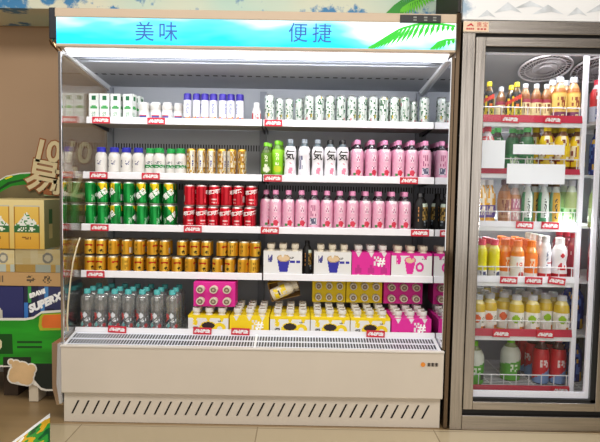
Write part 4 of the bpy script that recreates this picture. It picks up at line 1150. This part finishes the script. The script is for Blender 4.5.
bottle_kind('f_white_slim', 'white_yogurt_bottle', 'bottle', [(.026, 0), (.0285, .005), (.0285, .035), (.026, .08), (.0275, .11), (.023, .135), (.0165, .148), (.0165, .152)], WET, (.0185, .15, .172), whitecap, (.004, .125), lambda d, v: C('#cc2430') if v < .25 else (C('#7a8098') if abs(d) < .3 and glyph(d, v, -.2, .45, .4, .5, 4, 5, True) else (C('#d04a50') if abs(v-.56) < .03 and d > 0 else C('#f0eef2'))), bpaint=two_tone('', '#f0eef2', '#f4f2f6', .9))
bottle_kind('f_white_red', 'white_yogurt_bottle', 'bottle', [(.03, 0), (.034, .005), (.035, .035), (.029, .07), (.034, .1), (.032, .122), (.021, .14), (.02, .146)], WET, (.0215, .144, .166), whitecap, (.004, .122), lambda d, v: C('#c8202e') if v < .24 or (abs(d+.05) < .55 and .34 < v < .6 and abs(d+.05)*.25 < .62-v and hsh(d*4+9, v*12) > .15) or ((d/.3)**2+((v-.8)/.07)**2 < 1) else C('#f4f0f2'), bpaint=two_tone('', '#f2eef0', '#f6f4f6', .9))
def p_juice(acc):
    def f(d, v):
        if ((d+.35)/.48)**2+((v-.66)/.22)**2 < 1: return C(acc)
        if v < .22 and d > .1: return C('#d8843a') if hsh(d*4+9, v*18) > .3 else C('#8a4a3a')
        if d > .2 and glyph(d, v, .25, .35, .45, .45, 3, 4, True): return C('#9aa088')
        return C('#f0ece4')
    return f
JP = [(.029, 0), (.034, .006), (.034, .1), (.031, .118), (.0205, .134), (.0185, .14)]
for k, acc in (('red', '#e8642c'), ('green', '#93c020')):
    bottle_kind('f_juice_'+k, 'fruit_vinegar_bottle', 'bottle', JP, WET, (.021, .138, .158), greycap, (.014, .09), p_juice(acc), bpaint=two_tone('', '#d9b93c', '#e0cf84', .88))
bottle_kind('f_green_white', 'green_tea_bottle', 'bottle', pet(1.45, .88), WET, (.0185, .166, .186), limecap, (.004, .15), lambda d, v: C('#dfe4d8') if v > .58+d*.06 else (C('#3a4038') if (d > .2 and .12 < v < .3) else (C('#e8f4dc') if glyph(d, v, -.5, .28, .7, .22, 2, 7) else C('#5fae3c'))), bpaint=two_tone('', '#6a8a2c', '#9aa878', .85))
bottle_kind('f_red_blue', 'red_and_blue_cola_bottle', 'bottle', pet(1.16, .98), WET, (.0175, .186, .206), redcap, (.004, .155), lambda d, v: C('#7f9ccc') if v < .32+d*.14 else (C('#f2dcdc') if glyph(d, v, -.5, .5, 1, .2, 3, 5) else C('#cf2f38')), bpaint=two_tone('', '#3c1c1c', '#5c3c3c', .85))
bottle_kind('f_blue', 'dark_blue_drink_bottle', 'bottle', pet(.98, .9), WET, (.0165, .17, .19), blackcap, (.004, .145), lambda d, v: C('#e0b040') if hsh(d*3+9, v*7) > .82 else (C('#5878c8') if hsh(d*3+3, v*9) > .6 else C('#27357e')), bpaint=two_tone('', '#1c2a66', '#3c4a86', .85))
bottle_kind('f_red_pouch', 'dark_red_drink_bottle', 'bottle', pet(1.02, .85), WET, (.0165, .16, .178), redcap, (.004, .14), lambda d, v: C('#d8b8b4') if hsh(d*4+9, v*9) > .9 else C('#a82a3c'), bpaint=two_tone('', '#8a2436', '#a84454', .85))

def fline(kind, pxs, lvl, r, desc, group=None, yoff=0, back=0, pitch=.075, rots=None, tail='', miss=()):
    a_, b_ = ((1.0, 1.27), (1.12, 1.36), (1.0, 1.42), (1.1, 1.38), (1.16, 1.3), (1.08, 1.22))[lvl]; SC = (a_, a_, b_)
    ymid = (98, 150, 200, 255, 308, 355)[lvl]
    y = FY+.0225+r*a_+yoff*1.15; pitch *= 1.15
    for j, px in enumerate(pxs):
        x = at(px, ymid, y).x
        base = f'{desc} on {nmf[lvl]} fridge shelf'
        lab = (f'{desc}, {ORD[j]} from left on {nmf[lvl]} fridge shelf' if len(pxs) > 1 else base)+tail
        if (j, -1) not in miss: spawn(kind, (x, y, FS[lvl]), lab, group, rots[j % len(rots)] if rots else random.uniform(-.2, .3), scale=SC)
        for b in range(back):
            if (j, b) not in miss: spawn(kind, (x, y+pitch*(b+1), FS[lvl]), lab.replace(desc, desc+f', {ORD[b+1]} row back'), group, random.uniform(-2, 2), scale=SC)
fline('f_energy', [489, 516.5], 0, .028, 'yellow-capped dark energy drink bottle', 'yellow-capped dark bottles', rots=[.1, -.1])
fline('f_energy', [511], 0, .028, 'yellow-capped dark energy drink bottle set behind', 'yellow-capped dark bottles', yoff=.075)
fline('f_brown', [525.3, 536, 546.7], 0, .027, 'brown tea bottle with clear cap', 'brown tea bottles', yoff=.03)
fline('f_brown', [501, 551], 0, .027, 'brown tea bottle standing further back', 'brown tea bottles', yoff=.12)
fline('f_brown_big', [559.5, 573.2], 0, .035, 'large yellow-labelled brown tea bottle', 'large brown tea bottles', back=1)
fline('f_red_top', [487], 1, .033, 'red-capped bottle behind white panel', back=1)
fline('f_green_top', [499.5, 526.5], 1, .033, 'green-capped dark tea bottle', 'green-capped bottles', back=1)
fline('f_green_top', [512], 1, .033, 'green-capped dark tea bottle set back between others', 'green-capped bottles', yoff=.045)
fline('f_lemon', [547, 562, 577.0], 1, .035, 'yellow-capped lemon tea bottle', 'lemon tea bottles', back=2, miss=[(0, 0), (0, 1)])
fline('f_lemon', [537], 1, .035, 'yellow-capped lemon tea bottle set back beside green caps', 'lemon tea bottles', yoff=.05)
fline('f_orange', [480.5, 491.5], 2, .032, 'white-capped orange juice bottle with violet label', 'violet-labelled juice bottles', back=1)
fline('f_amber', [504.5], 2, .034, 'amber drink bottle with maroon cap')
fline('f_rose', [516.5], 2, .032, 'rose coloured drink bottle', back=1)
fline('f_silver', [527, 543.5], 2, .027, 'silver-green herbal tea bottle with dark characters', 'herbal tea bottles', rots=[.05, .1], back=2)
fline('f_gold_tea', [535.3], 2, .027, 'golden tea bottle between two silver-green ones', yoff=.032)
fline('f_gold_tea', [555.3], 2, .027, 'golden tea bottle beside pale green tea', back=1)
fline('f_pale', [571.3], 2, .033, 'pale green tea bottle by white upright', back=2)
fline('f_yellow', [481.5, 494.3], 3, .027, 'yellow drink bottle with red cap', 'yellow drink bottles', back=2, pitch=.062)
fline('f_white_orange', [517.5], 3, .031, 'white-sleeved orange juice bottle with orange cap', 'orange-capped juice bottles', back=3, pitch=.066, rots=[0])
fline('f_all_orange', [531], 3, .03, 'orange juice bottle in orange sleeve', 'orange-capped juice bottles', back=3, pitch=.066, rots=[0])
fline('f_all_orange', [506], 3, .03, 'orange juice bottle set back next to yellow bottles', 'orange-capped juice bottles', yoff=.035)
fline('f_white_slim', [545], 3, .0285, 'slim white yogurt bottle with red base', None, back=3, pitch=.062, rots=[0])
fline('f_white_red', [559.5], 3, .035, 'white waisted yogurt bottle with red emblem', None, rots=[0])
fline('f_red_pouch', [573], 3, .034, 'dark red bottle behind the waisted white one', None, yoff=.09, back=2)
fline('f_juice_red', [477.8, 491.8], 4, .034, 'fruit vinegar bottle with orange fruit label', 'fruit vinegar bottles', back=2, rots=[0], pitch=.075)
fline('f_juice_red', [504.5], 4, .034, 'fruit vinegar bottle with orange fruit label set back', 'fruit vinegar bottles', yoff=.05, rots=[0], back=2)
fline('f_juice_green', [516.5], 4, .034, 'fruit vinegar bottle with green fruit label after the orange ones', 'fruit vinegar bottles', yoff=.0, rots=[0], back=2)
fline('f_juice_green', [532.5], 4, .034, 'fruit vinegar bottle with green fruit label in middle front', 'fruit vinegar bottles', rots=[0], back=2)
fline('f_juice_green', [545.5], 4, .034, 'fruit vinegar bottle with green fruit label half hidden', 'fruit vinegar bottles', yoff=.045, rots=[.3], back=2)
fline('f_juice_green', [561.5], 4, .034, 'fruit vinegar bottle with green fruit label, last and largest in view', 'fruit vinegar bottles', rots=[.1], back=1)
fline('f_blue', [576], 4, .033, 'dark blue bottle behind the last vinegar bottle', None, yoff=.12, back=1)
fline('f_green_white', [474], 5, .0485, 'green tea bottle with white-topped label by door stile', 'green tea bottles at the bottom', yoff=.03, rots=[.3], back=1, pitch=.11)
fline('f_green_white', [510.5], 5, .0485, 'green tea bottle with white-topped label standing apart', 'green tea bottles at the bottom', yoff=.09, rots=[.25])
fline('f_red_blue', [541, 558], 5, .039, 'red and blue labelled cola bottle', 'red and blue bottles', yoff=.055, rots=[.1, .15], back=1, pitch=.09)
fline('f_red_blue', [527], 5, .039, 'red and blue labelled cola bottle set far back', 'red and blue bottles', yoff=.2, rots=[.1], back=1, pitch=.09)
fline('f_blue', [575], 5, .033, 'dark blue bottle next to red and blue bottles', 'dark blue bottles at the bottom', yoff=.10, back=2)
# drinks past the white upright
for lvl, kind, desc, r in ((0, 'f_red_top', 'red drink bottle', .033), (1, 'f_blue', 'blue drink bottle', .033), (2, 'f_pale', 'green tea bottle', .033), (3, 'f_red_pouch', 'dark red drink bottle', .034), (4, 'f_blue', 'dark blue drink bottle', .033), (5, 'f_blue', 'dark blue drink bottle', .033)):
    for b in range(3):
        y = FY+.05+b*.085
        x = at((593, 592.5, 592, 591.5, 591, 590)[lvl], (98, 150, 200, 255, 308, 355)[lvl], y).x+.02
        spawn(kind, (x, y, FS[lvl]), f'{desc} {("nearest the glass", "one back", "two back")[b]} past white upright on {nmf[lvl]} fridge shelf', 'drinks past the white upright', .3*b, scale=(1.0, 1.0, (1.27, 1.25, 1.42, 1.38, 1.2, 1.12)[lvl]))

# settle: nudge neighbours on one shelf apart so that no two touch
def settle():
    fp = {}
    for r, kind in ROUND:
        if kind not in fp:
            rad = 0
            for p in SPEC[kind]['parts']:
                rad = max(rad, max(math.hypot(v.co.x, v.co.y) for v in p[1].vertices) if kind != 'carton' else .0)
            fp[kind] = rad
    items = [[r, fp[k]*max(r.scale.x, r.scale.y), round(r.location.z, 3)] for r, k in ROUND if fp[k] > 0]
    lv = {}
    for it in items: lv.setdefault((it[2], it[0].location.x > XR), []).append(it)
    gone = set()
    for key, L in lv.items():
        for _ in range(40):
            moved = False
            L.sort(key=lambda i: i[0].location.y)
            for i, a in enumerate(L):
                for b in L[i+1:]:
                    Rr = a[1]+b[1]+.0006
                    d = b[0].location-a[0].location
                    if d.y > Rr or abs(d.x) > Rr: continue
                    if d.x*d.x+d.y*d.y >= Rr*Rr-1e-9: continue
                    moved = True
                    wx = math.sqrt(max(0, Rr*Rr-d.y*d.y))-abs(d.x); wy = math.sqrt(max(0, Rr*Rr-d.x*d.x))-d.y
                    if wx < .0035 and _ < 25:
                        sg = 1 if d.x >= 0 else -1
                        a[0].location.x -= sg*wx*.52; b[0].location.x += sg*wx*.52
                    else: b[0].location.y += wy+1e-4
            if not moved: break
        for it in L:
            if it[0].location.y+it[1] > .658: gone.add(it[0])
    for r in gone:
        if r in PROTO.values():
            r.location.y = .655-.04; continue
        for c in list(r.children):
            for g_ in list(c.children): bpy.data.objects.remove(g_)
            bpy.data.objects.remove(c)
        bpy.data.objects.remove(r)
settle()

# ------------------------------------------------------------------ BEER PROMOTION ON THE LEFT
YT = .25
def cut(name, pts, Y, th, m, parent):     # card cut-out traced from the photograph, standing at depth Y
    q = [at(x, y, Y) for x, y in pts]
    return obj(name, prism_y([(p.x, p.z) for p in q], Y, Y+th), m, parent)
GRN = mat('green_card', '#1f8a1c', .45, noise=.4, scale=2.0, stretch=(1, 1, 6)); DGRN = mat('dark_green_card', '#0d4a14', .45); CARDW = mat('white_card_edge', '#e6e2d8', .6)
BLK = mat('dark_bumper_print', '#15201a', .45)
tr = thing('truck_display', 'green truck-shaped card cut-out standing before the stacked beer cartons', 'promotional display', (0, 0, 0))
body = [(-60, 318.5), (25, 318.5), (33, 317), (41, 311.5), (66, 310), (66, 391), (53, 391), (46, 391), (41, 390), (37, 386.5), (32, 384), (24, 386), (14, 384), (9, 377), (10, 367), (-60, 367)]
fr = cut('card_front', body, YT, .012, CARDW, tr)
def inset(pts, d): return pts
cut('green_print', [(-60, 320.5), (25, 320.5), (33.5, 319), (41.5, 313.5), (66, 312), (66, 365), (-60, 365)], YT-.0012, .001, GRN, fr)
cut('bumper_print', [(33, 363.5), (66, 363.5), (66, 389), (46, 389), (41, 387.5), (37, 383), (33, 378)], YT-.0016, .001, BLK, fr)
gp = cut('orange_window_print', [(44, 315), (66, 314), (66, 328), (43, 328), (41.5, 325), (42, 318)], YT-.002, .0008, mat('orange_print', '#e0702a', .5, noise=.2, scale=4), fr)
cut('yellow_glow_print', [(42, 314), (66, 313), (66, 330), (40, 330.5), (38.5, 326), (39.5, 317)], YT-.0016, .0006, mat('yellow_green_print', '#a8b52a', .5), fr)
cut('dark_side_print', [(-60, 334), (12, 334), (13, 354), (-60, 354)], YT-.0016, .0006, DGRN, fr)  # dark green band of the truck print
for y in (341, 346): cut('grille_print', [(17, y), (42, y), (42, y+2.2), (17, y+2.2)], YT-.0018, .0006, DGRN, fr)
cut('lamp_print', [(-6, 338), (-1, 338.5), (1.8, 341.5), (1.8, 347), (-1, 350.5), (-6, 351)], YT-.0026, .0008, mat('pale_lamp_print', '#d8d0a8', .5), fr)
cut('bumper_window_print', [(3, 357), (31, 357), (31, 365.5), (3, 365.5)], YT-.0022, .0006, mat('dark_print', '#1c2418', .5), fr)
def blob(parts, Y, name, m, parent, grow=0):
    b = bmesh.new()
    for i, (x, y, r) in enumerate(parts):
        c = at(x, y, Y); rr = r*(Y+D)/F+grow
        prism_y([(c.x+rr*math.cos(a*math.pi/12), c.z+rr*math.sin(a*math.pi/12)) for a in range(24)], Y-i*.00025, Y+.002, b)
    return obj(name, b, m, parent)
PUFF = [(17, 374, 8), (24, 376.5, 8), (31, 369, 4.6), (16, 365, 4.4), (11, 362, 2.2), (22, 370, 8), (27, 379, 6), (14, 377, 5.5), (29, 374, 5)]
blob(PUFF, YT-.003, 'smoke_puff_edge', CARDW, fr, .008)
pm = mat('cream_puff_print', '#dbb888', .55, noise=.16, scale=7)
blob(PUFF, YT-.006, 'smoke_puff', pm, fr)
ft = [ground(29.5, 402), ground(39, 402)]
for (xa, xb) in ((29.5, 39), (-40, -30)):
    p, q = at(xa, 400, YT+.02), at(xb, 400, YT+.02)
    obj('foot', bx(p.x, q.x, YT+.013, YT+.16, 0, .14, .003), mat('white_foot_card', '#d2c6b0', .6), tr)
# back panel of the truck
YP = .72
tb = thing('truck_back_panel', 'green truck cab card panel with yellow edge and dark window behind cartons', 'promotional display', (0, 0, 0))
arc = [(-60, 235), (-40, 200), (-14, 192), (-4, 183), (6, 177), (20, 174), (34, 173.2), (50, 173), (66, 173), (66, 235)]
pb = cut('card_back', [(x, y-1.2) for x, y in arc], YP+.001, .012, CARDW, tb)
cut('green_print', arc, YP-.001, .001, GRN, pb)
cut('window_print', [(-30, 210), (-6, 196), (4, 190), (12, 186), (30, 184), (60, 184), (62, 210)], YP-.002, .0008, mat('dusky_window_print', '#6a5f3e', .5, noise=.5, scale=3), pb)
cut('yellow_stripe_print', [(4.5, 178.4), (11, 175.4), (13, 176.6), (6, 179.6)], YP-.002, .0008, mat('bright_yellow_print', '#e8d820', .5), pb)
cut('dark_stripe_print', [(-4, 190), (8, 182), (22, 179), (34, 178.6), (34, 180.5), (22, 181), (10, 184), (0, 190)], YP-.002, .0008, DGRN, pb)
# support leg down to the floor
obj('support_leg', bx(-1.9, -1.5, YP+.012, YP+.03, 0, 1.2), CARDW, tb)
obj('support_leg', bx(at(50, 300, YP).x-.03, at(50, 300, YP).x+.03, YP+.013, YP+.03, 0, 1.2), CARDW, tb)
# big cut-out letters
YLt = .70
sgn = thing('slogan_cut_out', 'cream slogan lettering with brown outline rising behind beer cartons', 'sign', (0, 0, 0))
BRN = mat('brown_outline_card', '#9a5a2c', .55); CRM = mat('cream_letter_card', '#d8c69a', .55)
def letters(txt, px, py, size, rot):
    p = at(px, py, YLt)
    obj('letter_edge', flat_text('letter_edge', txt, size, p.x, YLt-.002, p.z, rot, bold=.012, spacing=1.05), BRN, sgn)
    obj('letter', flat_text('letter', txt, size, p.x, YLt-.006, p.z, rot, bold=.0045, spacing=1.05), CRM, sgn)
letters('1', 40, 152, .19, R(-14)); letters('0', 54, 153, .18, R(-8)); letters('1', 71, 153, .19, R(-14)); letters('0', 85, 154, .18, R(-8))
letters('易', 43, 178.5, .215, R(-10)); letters('拉', 69, 184, .20, R(-10))
obj('backing_board', bx(at(34, 190, YLt).x+.06, at(90, 190, YLt).x, YLt+.002, YLt+.008, at(50, 196, YLt).z, at(50, 192, YLt).z), mat('pale_green_board', '#9fb47e', .6), sgn)
obj('support_leg', bx(at(62, 190, YLt).x-.012, at(62, 190, YLt).x+.012, YLt+.002, YLt+.008, 0, at(50, 150, YLt).z), CARDW, sgn)

# cartons
def p_beer(face, u, v):
    if face == 'front' or face == 'left':
        k = (u*1.25+.02)
        # can picture
        for x0 in (.24, .72):
            if abs(u-x0) < .2 and v < .9:
                if abs(v-.4) < .08: return C('#2f6a34') if not glyph(u, v, x0-.15, .35, .3, .1, 5, 3) else C('#e8ecd8')
                if .48 < v < .48+.26*max(0, 1-abs(u-x0)/.19)*(.75+.4*hsh(u*40, 1)): return C('#e8ece4') if hsh(u*50, v*40) > .25 else C('#3f8a44')
                if abs(v-.88) < .02: return C('#c8c4b0')
                if abs(u-x0) > .188: return C('#a8741a')
                if glyph(u, v, x0-.08, .2, .16, .06, 4, 2): return C('#8a5a20')
                return mixc(C('#d8a02c'), C('#ecc860'), v)
        return mixc(C('#d9b85a'), C('#e9d79a'), v)
    if face == 'right':
        if .2 < u < .34 and .2 < v < .8: return C('#3a6a3a') if v > .5 else C('#c8b87a')
        return mixc(C('#8a8a58'), C('#a8a67a'), v)
    return C('#d8c68a')
def p_cream(face, u, v):
    if ((u-.72)/.12)**2+((v-.62)/.24)**2 < 1: return C('#8c8a80') if ((u-.72)/.09)**2+((v-.62)/.17)**2 > .7 else C('#d0c8ac')
    if v < .32: return C('#c8a456') if hsh(u*9, 3) > .35 else C('#b8c0b4')
    return mixc(C('#d4c084'), C('#ddd2ac'), hsh(u*6, v*5))
def p_kraft(face, u, v):
    if face == 'front' and .06 < u < .3 and .25 < v < .75 and hsh(u*120, 1) > .5: return C('#6a5a48')
    for x0 in (.62, .82):
        if ((u-x0)/.05)**2+((v-.5)/.3)**2 < 1: return C('#5a4c38') if hsh(u*60, v*8) > .4 else C('#c09a66')
    return C('#c39c68')
def p_navy(face, u, v):
    if face == 'top': return C('#2a2c58')
    h = hsh(u*9+(3 if face == 'right' else 0), v*4, 5)
    if face in ('front', 'right') and u < .2 and h > .3: return C(['#d8b82c', '#3a7ac8', '#3c9a4a', '#c8503a'][int(h*40) % 4])
    if h > .88: return C('#4a8ac8')
    return C('#20223f') if hsh(u*5, v*3, 2) > .4 else C('#33365f')
def p_navy2(face, u, v):
    x, y = (u-.5)/.3, (v-.45)/.33
    if x*x+y*y < 1 and hsh(u*16, v*9, 3) > .35: return C('#cfc8b8')
    return C('#2c2f66')
def carton(name, px0, px1, ytop, ybot, Y, dp, paint, lab, cat='carton', zmin=None, gap=0):
    a, b = at(px0, ybot, Y), at(px1, ybot, Y); top = at(px1, ytop, Y)
    z0 = a.z if zmin is None else zmin; w = b.x-a.x
    t = thing(name, lab, cat, ((a.x+b.x)/2, Y, z0), 'stacked beer cartons')
    h = top.z-z0
    obj('carton_body', gridbox('carton_body', w, dp, h-.001, paint, 56, 36, 20), PAPER, t)
    obj('sealing_tape', bx(-w/2+.002, w/2-.002, dp*.45, dp*.55, h-.0009, h-.0002), mat('clear_tape', '#c8b48a', .2), t)
    return t, z0+h, w, h
YC1 = .33
# pallet so that the pile stands on the floor
pl = thing('pallet', 'low dark pallet carrying the beer cartons behind the truck display', 'pallet', (0, 0, 0))
zlow = at(30, 352, YC1).z
px_a, px_b = at(-60, 330, YC1).x, at(62, 330, YC1).x
wood = mat('dark_pallet_wood', '#3a2c1e', .8, noise=.3, scale=8)
obj('deck_boards', bx(px_a, px_b, YC1+.01, .66, zlow-.03, zlow), wood, pl)
for x in (px_a+.02, (px_a+px_b)/2, px_b-.1): obj('block', bx(x, x+.08, YC1+.02, .65, 0, zlow-.03), wood, pl)
t, ztop_, w, h = carton('beer_carton', -60, 24.2, 286.5, 352, YC1, .30, p_navy2, 'navy beer carton with cream emblem at bottom of stack', zmin=zlow+.001)
t2, ztop2, w2, h2 = carton('beer_carton', 24.8, 61.5, 286.5, 352, YC1, .30, p_navy, 'dark navy beer carton with bold white slanted lettering', zmin=zlow+.001)
obj('lettering', flat_text('lettering', 'SUPERX', w2*.27, .012, -.0015, h2*.745, R(24), shear=.25, bold=.004), WPRINT, t2)
obj('lettering', flat_text('lettering', 'BRAVE', w2*.15, -.03, -.0015, h2*.885, R(20), shear=.2, bold=.003), WPRINT, t2)
t, ztr, w, h = carton('carton_tray', -20, 61.8, 273, 286.5, YC1-.004, .3, p_kraft, 'brown kraft carton lying flat on the navy cartons', zmin=max(ztop_, ztop2)+.001)
carton('beer_carton', -25, 14.6, 249.5, 273, YC1+.0, .28, p_cream, 'cream beer carton on kraft carton, partly out of frame', zmin=ztr+.001)
t, ztc, w, h = carton('beer_carton', 15.4, 60.5, 249.5, 273, YC1+.0, .28, p_cream, 'cream beer carton wrapped in film beside open cooler glass', zmin=ztr+.001)
obj('film_wrap', bx(-w/2-.001, w/2+.001, -.001, .281, .0, h+.0005), glassmat('shrink_film', (.97, .97, .97), .02, .12), t)
carton('beer_carton', -18, 44.5, 200, 249, YC1-.01, .29, p_beer, 'yellow beer carton with can and mountain picture on top of stack', zmin=ztc+.001)

# ------------------------------------------------------------------ LIGHT
def area(name, loc, size, energy, rot=(0, 0, 0), col=(1, 1, 1)):
    l = bpy.data.lights.new(name, 'AREA'); l.shape = 'RECTANGLE'; l.size, l.size_y = size; l.energy = energy; l.color = col
    o = bpy.data.objects.new(name, l); COL.objects.link(o); o.location = loc; o.rotation_euler = rot; return o
area('ceiling_light', (-.3, -1.9, 3.1), (4.5, 1.0), 94, (R(12), 0, 0), (1, .95, .88))
area('front_fill_light', (0, -5.2, 1.7), (6.5, 2.8), 78, (R(88), 0, 0), (1, .97, .93))  # unseen fill added behind the camera to lift the shelves
area('cooler_lamp', ((XG+XM)/2, .122, at(250, 60, .12).z-.004), (1.75, .03), 6.5, (R(48), 0, 0), (.93, .96, 1))
area('fridge_lamp', ((fx2+dx1)/2, .10, 1.93), (.6, .05), 3.5, (R(25), 0, 0), (.97, .97, 1))
area('fridge_side_fill', (dx1-.03, .075, 1.05), (.03, 1.6), 12, (0, R(72), R(35)), (.97, .97, 1))  # unseen side light added for the bright fridge interior
area('fridge_side_fill', (FXR-.05, .085, 1.05), (.03, 1.6), 8, (0, R(80), R(20)), (.97, .97, 1))  # second unseen light, added to lift the drinks past the upright
w = bpy.data.worlds.new('shop'); scene.world = w; w.use_nodes = True
nt = w.node_tree; bg = nt.nodes['Background']
tc = nt.nodes.new('ShaderNodeTexCoord'); sp = nt.nodes.new('ShaderNodeSeparateXYZ'); rp = nt.nodes.new('ShaderNodeValToRGB')
mr = nt.nodes.new('ShaderNodeMapRange'); mr.inputs['From Min'].default_value = -.6; mr.inputs['From Max'].default_value = .9
nt.links.new(tc.outputs['Generated'], sp.inputs[0]); nt.links.new(sp.outputs['Z'], mr.inputs['Value']); nt.links.new(mr.outputs['Result'], rp.inputs['Fac'])
rp.color_ramp.elements[0].color = (*C('#5a4630'), 1); rp.color_ramp.elements[1].color = (*C('#f0ece6'), 1)
rp.color_ramp.elements.new(.45).color = (*C('#8a7864'), 1)
nt.links.new(rp.outputs['Color'], bg.inputs['Color']); bg.inputs['Strength'].default_value = .55
scene.view_settings.view_transform = 'Standard'
scene.view_settings.look = 'None'
scene.view_settings.exposure = 0
scene.cycles.use_denoising = True
scene.cycles.max_bounces = 6
scene.cycles.transparent_max_bounces = 24
# drop unused prototype data
